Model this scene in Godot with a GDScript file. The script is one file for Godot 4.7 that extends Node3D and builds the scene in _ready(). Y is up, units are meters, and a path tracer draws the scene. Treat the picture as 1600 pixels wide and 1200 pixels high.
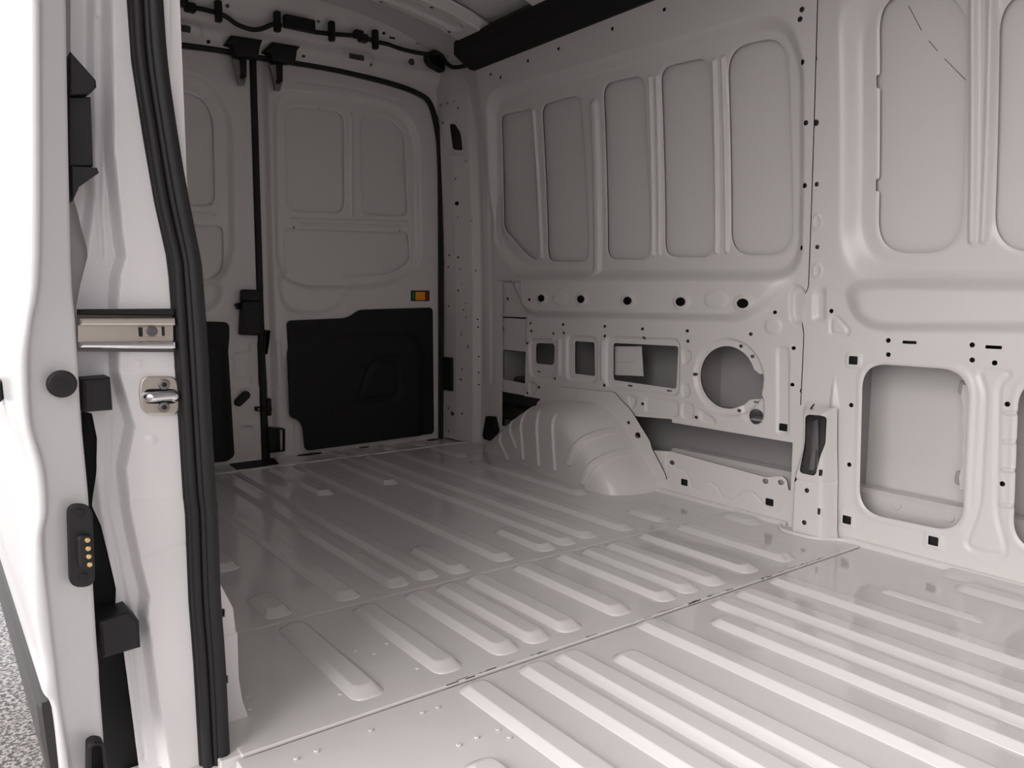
extends Node3D
# A bare white panel van, seen through its open side door: x runs to the cab, y up, z from the driver's side wall to the open door.

var used := {}
var M := {}

func _ready() -> void:
	# ---- camera
	var cam := Camera3D.new()
	cam.name = "camera"
	add_child(cam)
	cam.position = Vector3(3.02, 0.68, 2.033)
	cam.rotation_degrees = Vector3(-6.47, 53.33, 0.28)
	cam.fov = 51.43
	cam.near = 0.02
	cam.current = true
	# ---- sky
	var sky_mat := ProceduralSkyMaterial.new()
	sky_mat.sky_top_color = Color(0.86, 0.9, 0.98)
	sky_mat.sky_horizon_color = Color(0.98, 0.96, 0.95)
	sky_mat.sky_energy_multiplier = 1.45
	sky_mat.ground_bottom_color = Color(0.5, 0.48, 0.47)
	sky_mat.ground_horizon_color = Color(0.75, 0.73, 0.72)
	sky_mat.sun_angle_max = 1.0
	var sky := Sky.new()
	sky.sky_material = sky_mat
	var env := Environment.new()
	env.background_mode = Environment.BG_SKY
	env.sky = sky
	env.tonemap_mode = Environment.TONE_MAPPER_LINEAR
	env.tonemap_exposure = 1.48
	env.sdfgi_enabled = true
	env.ssao_enabled = true
	env.ssil_enabled = true
	var we := WorldEnvironment.new()
	we.name = "world_environment"
	we.environment = env
	add_child(we)
	# ---- hazy sun, high behind the photographer's left shoulder, spread wide by thin cloud
	var sun := DirectionalLight3D.new()
	sun.name = "hazy_sun"
	sun.rotation_degrees = Vector3(-27, 0, 0)
	sun.light_angular_distance = 75.0
	sun.light_energy = 0.95
	sun.light_color = Color(1.0, 0.98, 0.97)
	sun.shadow_enabled = true
	add_child(sun)
	# ---- materials
	make_materials()
	# ---- the place, then the things in it
	make_ground()
	make_floor()
	make_left_wall()
	make_arch()
	make_rear()
	make_roof()
	make_right_side()
	make_cab()

func make_materials() -> void:
	M.paint = mat(Color(0.878, 0.866, 0.861), 0.28, 0.0, 0.0)
	M.floor = mat(Color(0.87, 0.86, 0.86), 0.12, 0.0, 0.0)
	M.floor.metallic_specular = 0.7
	M.floor.roughness = 0.09
	M.cup = mat(Color(0.2, 0.2, 0.215), 0.15, 1.0)
	noise_normal(M.floor, 0.008, 0.7, 1.1)
	M.white = mat(Color(0.91, 0.9, 0.905), 0.25, 0.0, 0.0)
	M.black = mat(Color(0.034, 0.032, 0.036), 0.6)
	M.trim = mat(Color(0.022, 0.021, 0.023), 0.7)
	M.rubber = mat(Color(0.075, 0.07, 0.078), 0.55)
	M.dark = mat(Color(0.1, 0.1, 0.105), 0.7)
	M.zinc = mat(Color(0.80, 0.77, 0.73), 0.3, 0.9)
	M.chrome = mat(Color(0.86, 0.86, 0.87), 0.12, 1.0)
	M.steel = mat(Color(0.55, 0.54, 0.53), 0.35, 0.9)
	M.steel_dark = mat(Color(0.42, 0.41, 0.41), 0.4, 0.7)
	M.primer = mat(Color(0.66, 0.65, 0.65), 0.6)
	M.cladding = mat(Color(0.16, 0.155, 0.155), 0.35)
	M.door = mat(Color(0.84, 0.838, 0.842), 0.2)  # same body paint, darkened to tone down the light on the sliding door
	M.gold = mat(Color(0.95, 0.82, 0.58), 0.3, 1.0)
	M.asphalt = mat(Color(1, 1, 1), 0.95)
	var an := FastNoiseLite.new()
	an.seed = 11
	an.frequency = 0.06
	an.fractal_octaves = 5
	an.fractal_gain = 0.7
	var ai := an.get_seamless_image(512, 512)
	ai.convert(Image.FORMAT_RGB8)
	for y in 512:
		for x in 512:
			var v := ai.get_pixel(x, y).r
			v = 0.30 + 0.34 * smoothstep(0.3, 0.62, v)
			ai.set_pixel(x, y, Color(v, v * 0.975, v * 0.95))
	M.asphalt.albedo_texture = ImageTexture.create_from_image(ai)
	M.asphalt.uv1_triplanar = true
	M.asphalt.uv1_world_triplanar = true
	M.asphalt.uv1_scale = Vector3.ONE * 1.6

# ---------------------------------------------------------------- node helpers
func root_thing(called: String, label: String, category: String, at := Vector3.ZERO, group := "") -> Node3D:
	var o := Node3D.new()
	o.name = numbered(called)
	add_child(o)
	o.position = at
	o.set_meta("label", label)
	o.set_meta("category", category)
	if group != "": o.set_meta("group", group)
	return o

func setting(called: String, label: String) -> Node3D:
	var o := Node3D.new()
	o.name = called
	add_child(o)
	o.set_meta("kind", "structure")
	o.set_meta("label", label)
	return o

func sub_node(parent: Node3D, called: String, label: String) -> Node3D:      # a part that has pieces of its own
	var o := Node3D.new()
	o.name = called
	parent.add_child(o, true)
	o.set_meta("label", label)
	return o

func numbered(called: String) -> String:
	used[called] = used.get(called, -1) + 1
	return called if used[called] == 0 else "%s_%03d" % [called, used[called]]

func part(parent: Node, called: String, mesh: Mesh, mat: Material, at := Vector3.ZERO, turn := Vector3.ZERO) -> MeshInstance3D:
	var o := MeshInstance3D.new()
	o.name = called
	o.mesh = mesh
	o.material_override = mat
	o.position = at
	o.rotation = turn
	o.cast_shadow = GeometryInstance3D.SHADOW_CASTING_SETTING_ON
	parent.add_child(o, true)
	return o

func mat(c: Color, rough := 0.5, metal := 0.0, coat := 0.0, coat_rough := 0.1) -> StandardMaterial3D:
	var m := StandardMaterial3D.new()
	m.albedo_color = c
	m.roughness = rough
	m.metallic = metal
	if coat > 0.0:
		m.clearcoat_enabled = true
		m.clearcoat = coat
		m.clearcoat_roughness = coat_rough
	m.cull_mode = BaseMaterial3D.CULL_DISABLED
	return m

func noise_normal(m: StandardMaterial3D, freq: float, strength: float, scale: float, seed_no := 3) -> void:
	var n := FastNoiseLite.new()
	n.seed = seed_no
	n.noise_type = FastNoiseLite.TYPE_SIMPLEX_SMOOTH
	n.frequency = freq
	n.fractal_octaves = 3
	var img := n.get_seamless_image(512, 512)
	img.bump_map_to_normal_map(strength)
	m.normal_enabled = true
	m.normal_texture = ImageTexture.create_from_image(img)
	m.uv1_triplanar = true
	m.uv1_world_triplanar = true
	m.uv1_scale = Vector3.ONE * scale

# ---------------------------------------------------------------- flat shapes with a signed distance
class Shape:
	var kind := 0            # 0 convex, 1 oval, 2 pipe, 3 any polygon
	var n := PackedVector2Array()
	var d := PackedFloat32Array()
	var k := 0.01
	var c := Vector2.ZERO
	var r := Vector2.ONE
	var pts := PackedVector2Array()
	var bb := Rect2()
	func sd(p: Vector2) -> float:
		if kind == 0:
			var v := -1e9
			for i in n.size():
				var a := n[i].dot(p) - d[i]
				var h := maxf(k - absf(a - v), 0.0) / k
				v = maxf(a, v) + h * h * k * 0.25
			return v
		if kind == 1:
			var q := p - c
			return (Vector2(q.x / r.x, q.y / r.y).length() - 1.0) * minf(r.x, r.y)
		if kind == 2:
			var best := 1e9
			for i in pts.size() - 1:
				var ab := pts[i + 1] - pts[i]
				var t := clampf((p - pts[i]).dot(ab) / ab.length_squared(), 0.0, 1.0)
				best = minf(best, p.distance_squared_to(pts[i] + ab * t))
			return sqrt(best) - k
		var near := 1e9
		var inside := false
		var j := pts.size() - 1
		for i in pts.size():
			var a := pts[i]
			var b := pts[j]
			var ab := b - a
			var t := clampf((p - a).dot(ab) / ab.length_squared(), 0.0, 1.0)
			near = minf(near, p.distance_squared_to(a + ab * t))
			if (a.y > p.y) != (b.y > p.y) and p.x < (b.x - a.x) * (p.y - a.y) / (b.y - a.y) + a.x:
				inside = not inside
			j = i
		return -sqrt(near) if inside else sqrt(near)

func bounds(p: PackedVector2Array) -> Rect2:
	var b := Rect2(p[0], Vector2.ZERO)
	for q in p: b = b.expand(q)
	return b

func poly(p: Array, k := 0.02) -> Shape:
	var s := Shape.new()
	s.k = k
	s.pts = PackedVector2Array(p)
	s.bb = bounds(s.pts)
	var area := 0.0
	for i in p.size():
		area += s.pts[i].cross(s.pts[(i + 1) % p.size()])
	for i in p.size():
		var e: Vector2 = (s.pts[(i + 1) % p.size()] - s.pts[i]).normalized()
		var m := Vector2(e.y, -e.x) * signf(area)
		s.n.append(m)
		s.d.append(m.dot(s.pts[i]))
	return s

func rect(a: Vector2, b: Vector2, k := 0.01) -> Shape:
	return poly([a, Vector2(b.x, a.y), b, Vector2(a.x, b.y)], k)

func oval(c: Vector2, rx: float, ry := 0.0) -> Shape:
	var s := Shape.new()
	s.kind = 1
	s.c = c
	s.r = Vector2(rx, ry if ry > 0.0 else rx)
	s.bb = Rect2(c - s.r, s.r * 2.0)
	return s

func pipe(p: Array, r: float) -> Shape:
	var s := Shape.new()
	s.kind = 2
	s.k = r
	s.pts = PackedVector2Array(p)
	s.bb = bounds(s.pts).grow(r)
	return s

func anypoly(p: Array) -> Shape:
	var s := Shape.new()
	s.kind = 3
	s.pts = PackedVector2Array(p)
	s.bb = bounds(s.pts)
	return s

func rounded(p: Array, rad: float, steps := 4) -> Array:      # fillets every corner of a polygon
	var out := []
	for i in p.size():
		var a: Vector2 = p[i - 1]
		var b: Vector2 = p[i]
		var c: Vector2 = p[(i + 1) % p.size()]
		var l := minf(rad, minf(a.distance_to(b), b.distance_to(c)) * 0.49)
		var s := b + (a - b).normalized() * l
		var e := b + (c - b).normalized() * l
		for q in steps + 1:
			var t := float(q) / steps
			out.append(s.lerp(b, t).lerp(b.lerp(e, t), t))
	return out

# ---------------------------------------------------------------- pressed sheet metal
class Sheet:
	var u0 := 0.0
	var v0 := 0.0
	var res := 0.005
	var nu := 0
	var nv := 0
	var hh := PackedFloat32Array()
	var ss := PackedFloat32Array()
	var tiny := {}
	func _init(a: float, b: float, c: float, d: float, step: float) -> void:
		u0 = a
		v0 = c
		res = step
		nu = int(ceil((b - a) / step)) + 1
		nv = int(ceil((d - c) / step)) + 1
		hh.resize(nu * nv)
		ss.resize(nu * nv)
		ss.fill(1.0)
	func span(bb: Rect2, grow: float) -> Rect2i:
		var b := bb.grow(grow)
		var i0 := clampi(int(floor((b.position.x - u0) / res)), 0, nu)
		var j0 := clampi(int(floor((b.position.y - v0) / res)), 0, nv)
		var i1 := clampi(int(ceil((b.end.x - u0) / res)) + 1, 0, nu)
		var j1 := clampi(int(ceil((b.end.y - v0) / res)) + 1, 0, nv)
		return Rect2i(i0, j0, maxi(i1 - i0, 0), maxi(j1 - j0, 0))
	func emboss(s: Shape, depth: float, width: float) -> void:     # a raised (or sunk) area with sloping sides
		var w := width * 0.5
		var q := span(s.bb, w)
		for j in range(q.position.y, q.end.y):
			for i in range(q.position.x, q.end.x):
				var e := s.sd(Vector2(u0 + i * res, v0 + j * res))
				if e < w:
					hh[j * nu + i] += depth * (1.0 - smoothstep(-w, w, e))
	func rim(s: Shape, depth: float, width: float) -> void:        # a bead that follows the outline
		var q := span(s.bb, width)
		for j in range(q.position.y, q.end.y):
			for i in range(q.position.x, q.end.x):
				var e := absf(s.sd(Vector2(u0 + i * res, v0 + j * res)))
				if e < width:
					hh[j * nu + i] += depth * (1.0 - smoothstep(0.0, width, e))
	func hole(s: Shape) -> void:
		var q := span(s.bb, res * 3.0)
		for j in range(q.position.y, q.end.y):
			for i in range(q.position.x, q.end.x):
				var o := j * nu + i
				ss[o] = minf(ss[o], s.sd(Vector2(u0 + i * res, v0 + j * res)))
	func keep(s: Shape) -> void:
		for j in nv:
			for i in nu:
				var o := j * nu + i
				ss[o] = minf(ss[o], -s.sd(Vector2(u0 + i * res, v0 + j * res)))
	func pinhole(s: Shape) -> void:                                # a small hole, cut on a finer grid
		var q := span(s.bb, 0.001)
		for j in range(q.position.y, mini(q.end.y, nv - 1)):
			for i in range(q.position.x, mini(q.end.x, nu - 1)):
				var key := j * nu + i
				if not tiny.has(key): tiny[key] = []
				tiny[key].append(s)
	var vp := PackedVector3Array()
	var vn := PackedVector3Array()
	var ix := PackedInt32Array()
	var flip := false
	var thick := 0.003
	func add(p: Vector3, n: Vector3) -> int:
		vp.append(p)
		vn.append(n)
		return vp.size() - 1
	func tri(a: int, b: int, c: int) -> void:
		ix.append(a)
		if flip:
			ix.append(b)
			ix.append(c)
		else:
			ix.append(c)
			ix.append(b)
	func cut(p: Array, n: Array, s: Array, id: Array) -> void:     # the part of one cell that is metal, and the cut edge
		var loop := []
		var edge := []
		for a in 4:
			var b := (a + 1) % 4
			if s[a] > 0.0:
				if id[a] < 0: id[a] = add(p[a], n[a])
				loop.append(id[a])
			if (s[a] > 0.0) != (s[b] > 0.0):
				var t: float = s[a] / (s[a] - s[b])
				var w: Vector3 = p[a].lerp(p[b], t)
				var m: Vector3 = n[a].lerp(n[b], t).normalized()
				loop.append(add(w, m))
				edge.append(w)
				edge.append(m)
		for a in range(1, loop.size() - 1):
			tri(loop[0], loop[a], loop[a + 1])
		if edge.size() == 4 and thick > 0.0:
			var e0: Vector3 = edge[0]
			var e1: Vector3 = edge[2]
			var side: Vector3 = (e1 - e0).cross(edge[1]).normalized()
			var q := [add(e0, side), add(e1, side), add(e1 - edge[3] * thick, side), add(e0 - edge[1] * thick, side)]
			tri(q[0], q[1], q[2])
			tri(q[0], q[2], q[3])
	func build(map: Callable, t := 0.003) -> ArrayMesh:
		thick = t
		var gp := PackedVector3Array()
		var gn := PackedVector3Array()
		gp.resize(nu * nv)
		gn.resize(nu * nv)
		for j in nv:
			for i in nu:
				gp[j * nu + i] = map.call(u0 + i * res, v0 + j * res, hh[j * nu + i])
		var mu := u0 + nu * res * 0.5
		var mv := v0 + nv * res * 0.5
		var up: Vector3 = map.call(mu, mv, 0.01) - map.call(mu, mv, 0.0)
		var cu: Vector3 = map.call(mu + 0.01, mv, 0.0) - map.call(mu, mv, 0.0)
		var cv: Vector3 = map.call(mu, mv + 0.01, 0.0) - map.call(mu, mv, 0.0)
		flip = cu.cross(cv).dot(up) < 0.0
		var sg := -1.0 if flip else 1.0
		for j in nv:
			var ja := maxi(j - 1, 0) * nu
			var jb := mini(j + 1, nv - 1) * nu
			for i in nu:
				var o := j * nu + i
				gn[o] = ((gp[j * nu + mini(i + 1, nu - 1)] - gp[j * nu + maxi(i - 1, 0)]).cross(gp[jb + i] - gp[ja + i]) * sg).normalized()
		var used := PackedInt32Array()
		used.resize(nu * nv)
		used.fill(-1)
		for j in nv - 1:
			for i in nu - 1:
				var a := j * nu + i
				var b := a + 1
				var c := a + nu + 1
				var d := a + nu
				if tiny.has(a):
					fine(a, [gp[a], gp[b], gp[c], gp[d]], [gn[a], gn[b], gn[c], gn[d]], [ss[a], ss[b], ss[c], ss[d]], i, j)
					continue
				var inside := int(ss[a] > 0.0) + int(ss[b] > 0.0) + int(ss[c] > 0.0) + int(ss[d] > 0.0)
				if inside == 0: continue
				var corner := [a, b, c, d]
				for q in 4:
					var o: int = corner[q]
					if ss[o] > 0.0 and used[o] < 0: used[o] = add(gp[o], gn[o])
				if inside == 4:
					tri(used[a], used[b], used[c])
					tri(used[a], used[c], used[d])
				else:
					cut([gp[a], gp[b], gp[c], gp[d]], [gn[a], gn[b], gn[c], gn[d]], [ss[a], ss[b], ss[c], ss[d]], [used[a], used[b], used[c], used[d]])
		var arr := []
		arr.resize(Mesh.ARRAY_MAX)
		arr[Mesh.ARRAY_VERTEX] = vp
		arr[Mesh.ARRAY_NORMAL] = vn
		arr[Mesh.ARRAY_INDEX] = ix
		var m := ArrayMesh.new()
		m.add_surface_from_arrays(Mesh.PRIMITIVE_TRIANGLES, arr)
		return m
	func fine(key: int, p: Array, n: Array, s: Array, ci: int, cj: int) -> void:
		var k := 5
		var gp := []
		var gn := []
		var gs := []
		var gi := []
		for y in k + 1:
			for x in k + 1:
				var fx := float(x) / k
				var fy := float(y) / k
				gp.append(p[0].lerp(p[1], fx).lerp(p[3].lerp(p[2], fx), fy))
				gn.append(n[0].lerp(n[1], fx).lerp(n[3].lerp(n[2], fx), fy).normalized())
				var v := lerpf(lerpf(s[0], s[1], fx), lerpf(s[3], s[2], fx), fy)
				for t in tiny[key]:
					v = minf(v, t.sd(Vector2(u0 + (ci + fx) * res, v0 + (cj + fy) * res)))
				gs.append(v)
				gi.append(-1)
		for y in k:
			for x in k:
				var a := y * (k + 1) + x
				var o := [a, a + 1, a + k + 2, a + k + 1]
				if maxf(maxf(gs[o[0]], gs[o[1]]), maxf(gs[o[2]], gs[o[3]])) <= 0.0: continue
				for q in 4:
					if gs[o[q]] > 0.0 and gi[o[q]] < 0: gi[o[q]] = add(gp[o[q]], gn[o[q]])
				cut([gp[o[0]], gp[o[1]], gp[o[2]], gp[o[3]]], [gn[o[0]], gn[o[1]], gn[o[2]], gn[o[3]]], [gs[o[0]], gs[o[1]], gs[o[2]], gs[o[3]]], [gi[o[0]], gi[o[1]], gi[o[2]], gi[o[3]]])

# ---------------------------------------------------------------- solid shapes
func mesh_of(v: PackedVector3Array, i: PackedInt32Array, n := PackedVector3Array()) -> ArrayMesh:
	var st := SurfaceTool.new()
	st.begin(Mesh.PRIMITIVE_TRIANGLES)
	if n.is_empty():                        # flat faces
		st.set_smooth_group(-1)
		for q in i: st.add_vertex(v[q])
		st.generate_normals()
		return st.commit()
	for q in v.size():
		st.set_normal(n[q])
		st.add_vertex(v[q])
	for q in i: st.add_index(q)
	return st.commit()

func loft(rings: Array, cap_first := true, cap_last := true, smooth := false, closed := true) -> ArrayMesh:
	# skins rings of equal point count; front faces for rings that run counter-clockwise seen from the last one
	var st := SurfaceTool.new()
	st.begin(Mesh.PRIMITIVE_TRIANGLES)
	st.set_smooth_group(0 if smooth else -1)
	var m: int = rings[0].size()
	for a in rings.size() - 1:
		for b in (m if closed else m - 1):
			var c := (b + 1) % m
			for q in [rings[a][b], rings[a + 1][c], rings[a][c], rings[a][b], rings[a + 1][b], rings[a + 1][c]]:
				st.add_vertex(q)
	st.set_smooth_group(-1)
	for e in 2:
		if (e == 0 and cap_first) or (e == 1 and cap_last):
			var g: Array = rings[0] if e == 0 else rings[-1]
			var mid := Vector3.ZERO
			for q in g: mid += q / m
			var nn := Vector3.ZERO
			for b in m: nn += (g[b] - mid).cross(g[(b + 1) % m] - mid)
			var ax: Vector3 = (g[0] - mid).normalized()
			var ay: Vector3 = nn.normalized().cross(ax)
			var flat := PackedVector2Array()
			for q in g: flat.append(Vector2((q - mid).dot(ax), (q - mid).dot(ay)))
			var t := Geometry2D.triangulate_polygon(flat)
			for b in range(0, t.size(), 3):
				var o := [g[t[b]], g[t[b + 1]], g[t[b + 2]]]
				var up: bool = (o[1] - o[0]).cross(o[2] - o[0]).dot(nn) > 0.0
				if up == (e == 1): o.reverse()
				for q in o: st.add_vertex(q)
	st.generate_normals()
	return st.commit()

func inset(p: Array, by: float) -> Array:
	var area := 0.0
	for i in p.size(): area += p[i].cross(p[(i + 1) % p.size()])
	var out := []
	for i in p.size():
		var a: Vector2 = (p[i] - p[i - 1]).normalized()
		var b: Vector2 = (p[(i + 1) % p.size()] - p[i]).normalized()
		var na := Vector2(-a.y, a.x) * signf(area)
		var nb := Vector2(-b.y, b.x) * signf(area)
		var m := (na + nb)
		m = m / maxf(m.length_squared() * 0.5, 0.3)
		out.append(p[i] + m * by)
	return out

func slab(p: Array, depth: float, bevel: float, o: Vector3, ax: Vector3, ay: Vector3, smooth := false) -> ArrayMesh:
	# a flat outline (in the plane ax, ay through o) given thickness along ax x ay, with a rounded front edge
	var az := ax.cross(ay).normalized()
	var back := az.x + az.y + az.z < 0.0         # always grow towards the inside of the van
	if back: az = -az
	var q := p.duplicate()
	var area := 0.0
	for i in q.size(): area += q[i].cross(q[(i + 1) % q.size()])
	if (area < 0.0): q.reverse()
	var rings := []
	var levels := [[0.0, 0.0], [0.0, depth]] if bevel <= 0.0 else [[0.0, 0.0], [0.0, depth - bevel], [bevel * 0.3, depth - bevel * 0.3], [bevel, depth]]
	for l in levels:
		var g := []
		for w in (inset(q, l[0]) if l[0] > 0.0 else q): g.append(o + ax * w.x + ay * w.y + az * l[1])
		if back: g.reverse()
		rings.append(g)
	return loft(rings, true, true, smooth)

func block(a: Vector3, b: Vector3, bevel := 0.0) -> ArrayMesh:
	var lo := Vector3(minf(a.x, b.x), minf(a.y, b.y), minf(a.z, b.z))
	var hi := Vector3(maxf(a.x, b.x), maxf(a.y, b.y), maxf(a.z, b.z))
	var rings := []
	for l in ([[0.0, lo.y], [0.0, hi.y]] if bevel <= 0.0 else [[bevel, lo.y], [0.0, lo.y + bevel], [0.0, hi.y - bevel], [bevel, hi.y]]):
		var e: float = l[0]
		var f := bevel - e
		var g := []
		for c in [[lo.x + e, lo.z + e, 1, 1], [lo.x + e, hi.z - e, 1, -1], [hi.x - e, hi.z - e, -1, -1], [hi.x - e, lo.z + e, -1, 1]]:
			if bevel <= 0.0:
				g.append(Vector3(c[0], l[1], c[1]))
			else:
				var p1 := Vector3(c[0] + c[2] * f, l[1], c[1])
				var p2 := Vector3(c[0], l[1], c[1] + c[3] * f)
				if c[2] * c[3] > 0: g.append_array([p1, p2])
				else: g.append_array([p2, p1])
		rings.append(g)
	return loft(rings)

func tube(path: Array, r: float, sides := 8, smooth := true) -> ArrayMesh:
	var rings := []
	var up := Vector3.UP
	for i in path.size():
		var d: Vector3 = (path[mini(i + 1, path.size() - 1)] - path[maxi(i - 1, 0)]).normalized()
		if absf(d.dot(up)) > 0.95: up = Vector3.RIGHT
		var ax: Vector3 = d.cross(up).normalized()
		var ay: Vector3 = ax.cross(d).normalized()
		var g := []
		for s in sides:
			var t := TAU * s / sides
			g.append(path[i] + (ax * cos(t) + ay * sin(t)) * r)
		g.reverse()
		rings.append(g)
	return loft(rings, true, true, smooth)

func ribbon(path: Array, profile: Array, axes: Array, smooth := true) -> ArrayMesh:
	# sweeps a closed profile along a path; axes are the two directions of the profile at every point
	var rings := []
	for i in path.size():
		var g := []
		var ax: Vector3 = axes[i][0]
		var ay: Vector3 = axes[i][1]
		for q in profile: g.append(path[i] + ax * q.x + ay * q.y)
		rings.append(g)
	return loft(rings, true, true, smooth)

func disc(r: float, h: float, axis: Vector3, at: Vector3, sides := 16, bevel := 0.0) -> ArrayMesh:
	var p := []
	for i in sides: p.append(Vector2.from_angle(TAU * i / sides) * r)
	var ax := axis.cross(Vector3.UP if absf(axis.y) < 0.9 else Vector3.RIGHT).normalized()
	var ay := axis.cross(ax).normalized()
	return slab(p, h, bevel, at, ax, ay, false)

func spline(p: Array, steps := 6) -> Array:
	var out := []
	for i in p.size() - 1:
		for s in steps:
			var t := float(s) / steps
			out.append(p[i].cubic_interpolate(p[i + 1], p[maxi(i - 1, 0)], p[mini(i + 2, p.size() - 1)], t))
	out.append(p[-1])
	return out

# ---------------------------------------------------------------- ground and floor
func make_ground() -> void:
	var g := root_thing("asphalt_ground", "grey asphalt ground beside the van below the sliding door", "ground", Vector3(3, -0.75, 6))
	g.set_meta("kind", "structure")
	part(g, "surface", block(Vector3(-40, -0.1, -40), Vector3(40, 0, 40)), M.asphalt)

func rib_mesh(l: float, w: float, h: float) -> ArrayMesh:
	# a pressed stiffening rib: sloping sides, softly rounded ends
	var rings := []
	var s := 0.0125
	for q in [[0.0, -0.002], [0.0, 0.0006], [0.003, 0.0016], [s - 0.002, h - 0.001], [s + 0.002, h]]:
		var e: float = q[0]
		var hw := w * 0.5 - e
		var x0 := e * 1.5
		var x1 := l - e * 2.2
		var r := hw * 0.75
		var g := []
		for c in [[x1, -1, 0], [x1, 1, 1], [x0, 1, 2], [x0, -1, 3]]:
			for a in 5:
				var t: float = (c[2] - 1) * PI * 0.5 + a * PI / 8.0
				var cx: float = x1 - r if c[2] < 2 else x0 + r
				g.append(Vector3(cx + cos(t) * r, q[1], c[1] * (hw - r) + sin(t) * r))
		g.reverse()
		rings.append(g)
	return loft(rings, false, true, true)

func make_floor() -> void:
	var f := setting("floor", "glossy light grey ribbed metal cargo floor")
	var panels := [
		[0.0, 1.463, 0.0, [[0.03, 1.09, 1.457], [1.29, 1.437, 1.457], [0.03, 1.434, 1.296], [0.03, 1.43, 1.167], [0.03, 1.427, 1.085], [1.205, 1.437, 1.0], [0.03, 0.537, 0.958], [0.03, 1.428, 0.858], [0.03, 0.53, 0.705], [1.2, 1.43, 0.718], [0.03, 1.424, 0.638], [0.03, 1.412, 0.551], [0.03, 1.42, 0.415], [0.355, 1.04, 0.25], [0.03, 0.28, 0.238], [1.27, 1.423, 0.26]]],
		[1.467, 1.893, 0.0, [[1.485, 1.855, 1.457], [1.485, 1.856, 1.296], [1.48, 1.858, 1.167], [1.48, 1.855, 1.085], [1.473, 1.853, 1.0], [1.473, 1.853, 0.858], [1.473, 1.858, 0.718], [1.48, 1.856, 0.638], [1.48, 1.86, 0.551], [1.473, 1.853, 0.415], [1.48, 1.858, 0.266], [1.48, 1.607, 0.062]]],
		[1.9, 3.5, -0.001, [[2.108, 3.4, 1.42], [1.908, 3.4, 1.296], [1.911, 3.4, 1.17], [1.911, 3.4, 1.087], [1.978, 3.4, 1.0], [1.9, 3.4, 0.855], [1.98, 3.4, 0.72], [1.912, 3.4, 0.638], [1.909, 3.4, 0.551], [1.904, 3.4, 0.415], [2.1, 2.325, 0.272], [2.19, 3.4, 0.105], [2.122, 3.4, 0.03]]],
	]
	for p in panels:
		var z1 := 1.72 if p[0] < 1.8 else 1.70
		var pan := part(f, "floor_panel", block(Vector3(p[0], p[2] - 0.03, -0.16), Vector3(p[1], p[2], z1), 0.002), M.floor)
		for r in p[3]:
			var narrow: bool = is_equal_approx(r[2], 0.272)
			part(pan, "rib", rib_mesh(r[1] - r[0], 0.034 if narrow else 0.062, 0.007 if narrow else 0.012), M.floor, Vector3(r[0], p[2], r[2]))
	# overlap seams
	var seam := part(f, "seam", block(Vector3(1.872, -0.004, -0.02), Vector3(1.897, 0.0025, 1.69), 0.0015), M.floor)
	part(f, "seam", block(Vector3(1.442, -0.004, -0.02), Vector3(1.464, 0.0012, 1.66), 0.0008), M.floor)
	part(f, "seam", block(Vector3(-0.016, -0.02, 0.03), Vector3(0.004, 0.003, 1.70), 0.0015), M.white)
	# threshold behind the last panel
	var t := part(f, "threshold", block(Vector3(-0.32, -0.04, -0.05), Vector3(-0.006, -0.008, 1.78), 0.002), M.floor)
	for q in [[-0.20, -0.023, 1.17], [-0.20, -0.05, 0.62], [-0.20, -0.055, 0.53], [-0.20, -0.07, 0.39], [-0.20, -0.08, 0.225]]:
		part(t, "rib", rib_mesh(q[1] - q[0], 0.055, 0.008), M.floor, Vector3(q[0], -0.008, q[2]))
	# spot welds and scuffs along the joint
	for q in [Vector2(1.8096, 1.4949), Vector2(1.8058, 1.3413), Vector2(1.7057, 1.377), Vector2(1.6743, 1.4016), Vector2(1.6794, 1.3373), Vector2(1.9478, 1.5949), Vector2(1.9488, 1.6271), Vector2(1.9442, 1.5046), Vector2(1.9453, 1.412), Vector2(1.9462, 1.3833), Vector2(2.0602, 1.4154), Vector2(2.0588, 1.3816), Vector2(2.0603, 1.3427), Vector2(2.0885, 1.341), Vector2(1.7268, 1.6269), Vector2(1.7695, 1.6358)]:
		part(f, "spot_weld", disc(0.0042, 0.0016, Vector3.UP, Vector3(q.x, 0, q.y), 10, 0.0008), M.floor)
	var rng := RandomNumberGenerator.new()
	rng.seed = 7
	for i in 44:
		var z := rng.randf_range(0.15, 1.35)
		var l := rng.randf_range(0.005, 0.03)
		var x := 1.8945 + rng.randf_range(-0.004, 0.0015)
		part(f, "scuff", block(Vector3(x, -0.004, z), Vector3(x + rng.randf_range(0.0006, 0.0015), 0.0028, z + l)), M.dark)
	var _unused := seam

# ---------------------------------------------------------------- driver's side wall
func prof(y: float) -> float:
	return 0.0 if y < 0.62 else 0.115 * pow((y - 0.62) / 1.03, 1.5)

func on_wall(u: float, v: float, h: float) -> Vector3:
	return Vector3(u, v, prof(v) + h)

func seam_x(y: float) -> float:
	# the joint between the two inner pressings jogs towards the rear below the window frames
	return 1.695 + 0.05 * prof(y) / 0.1 - 0.018 * smoothstep(0.71, 0.66, y) + 0.01 * smoothstep(0.62, 0.56, y)

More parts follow.
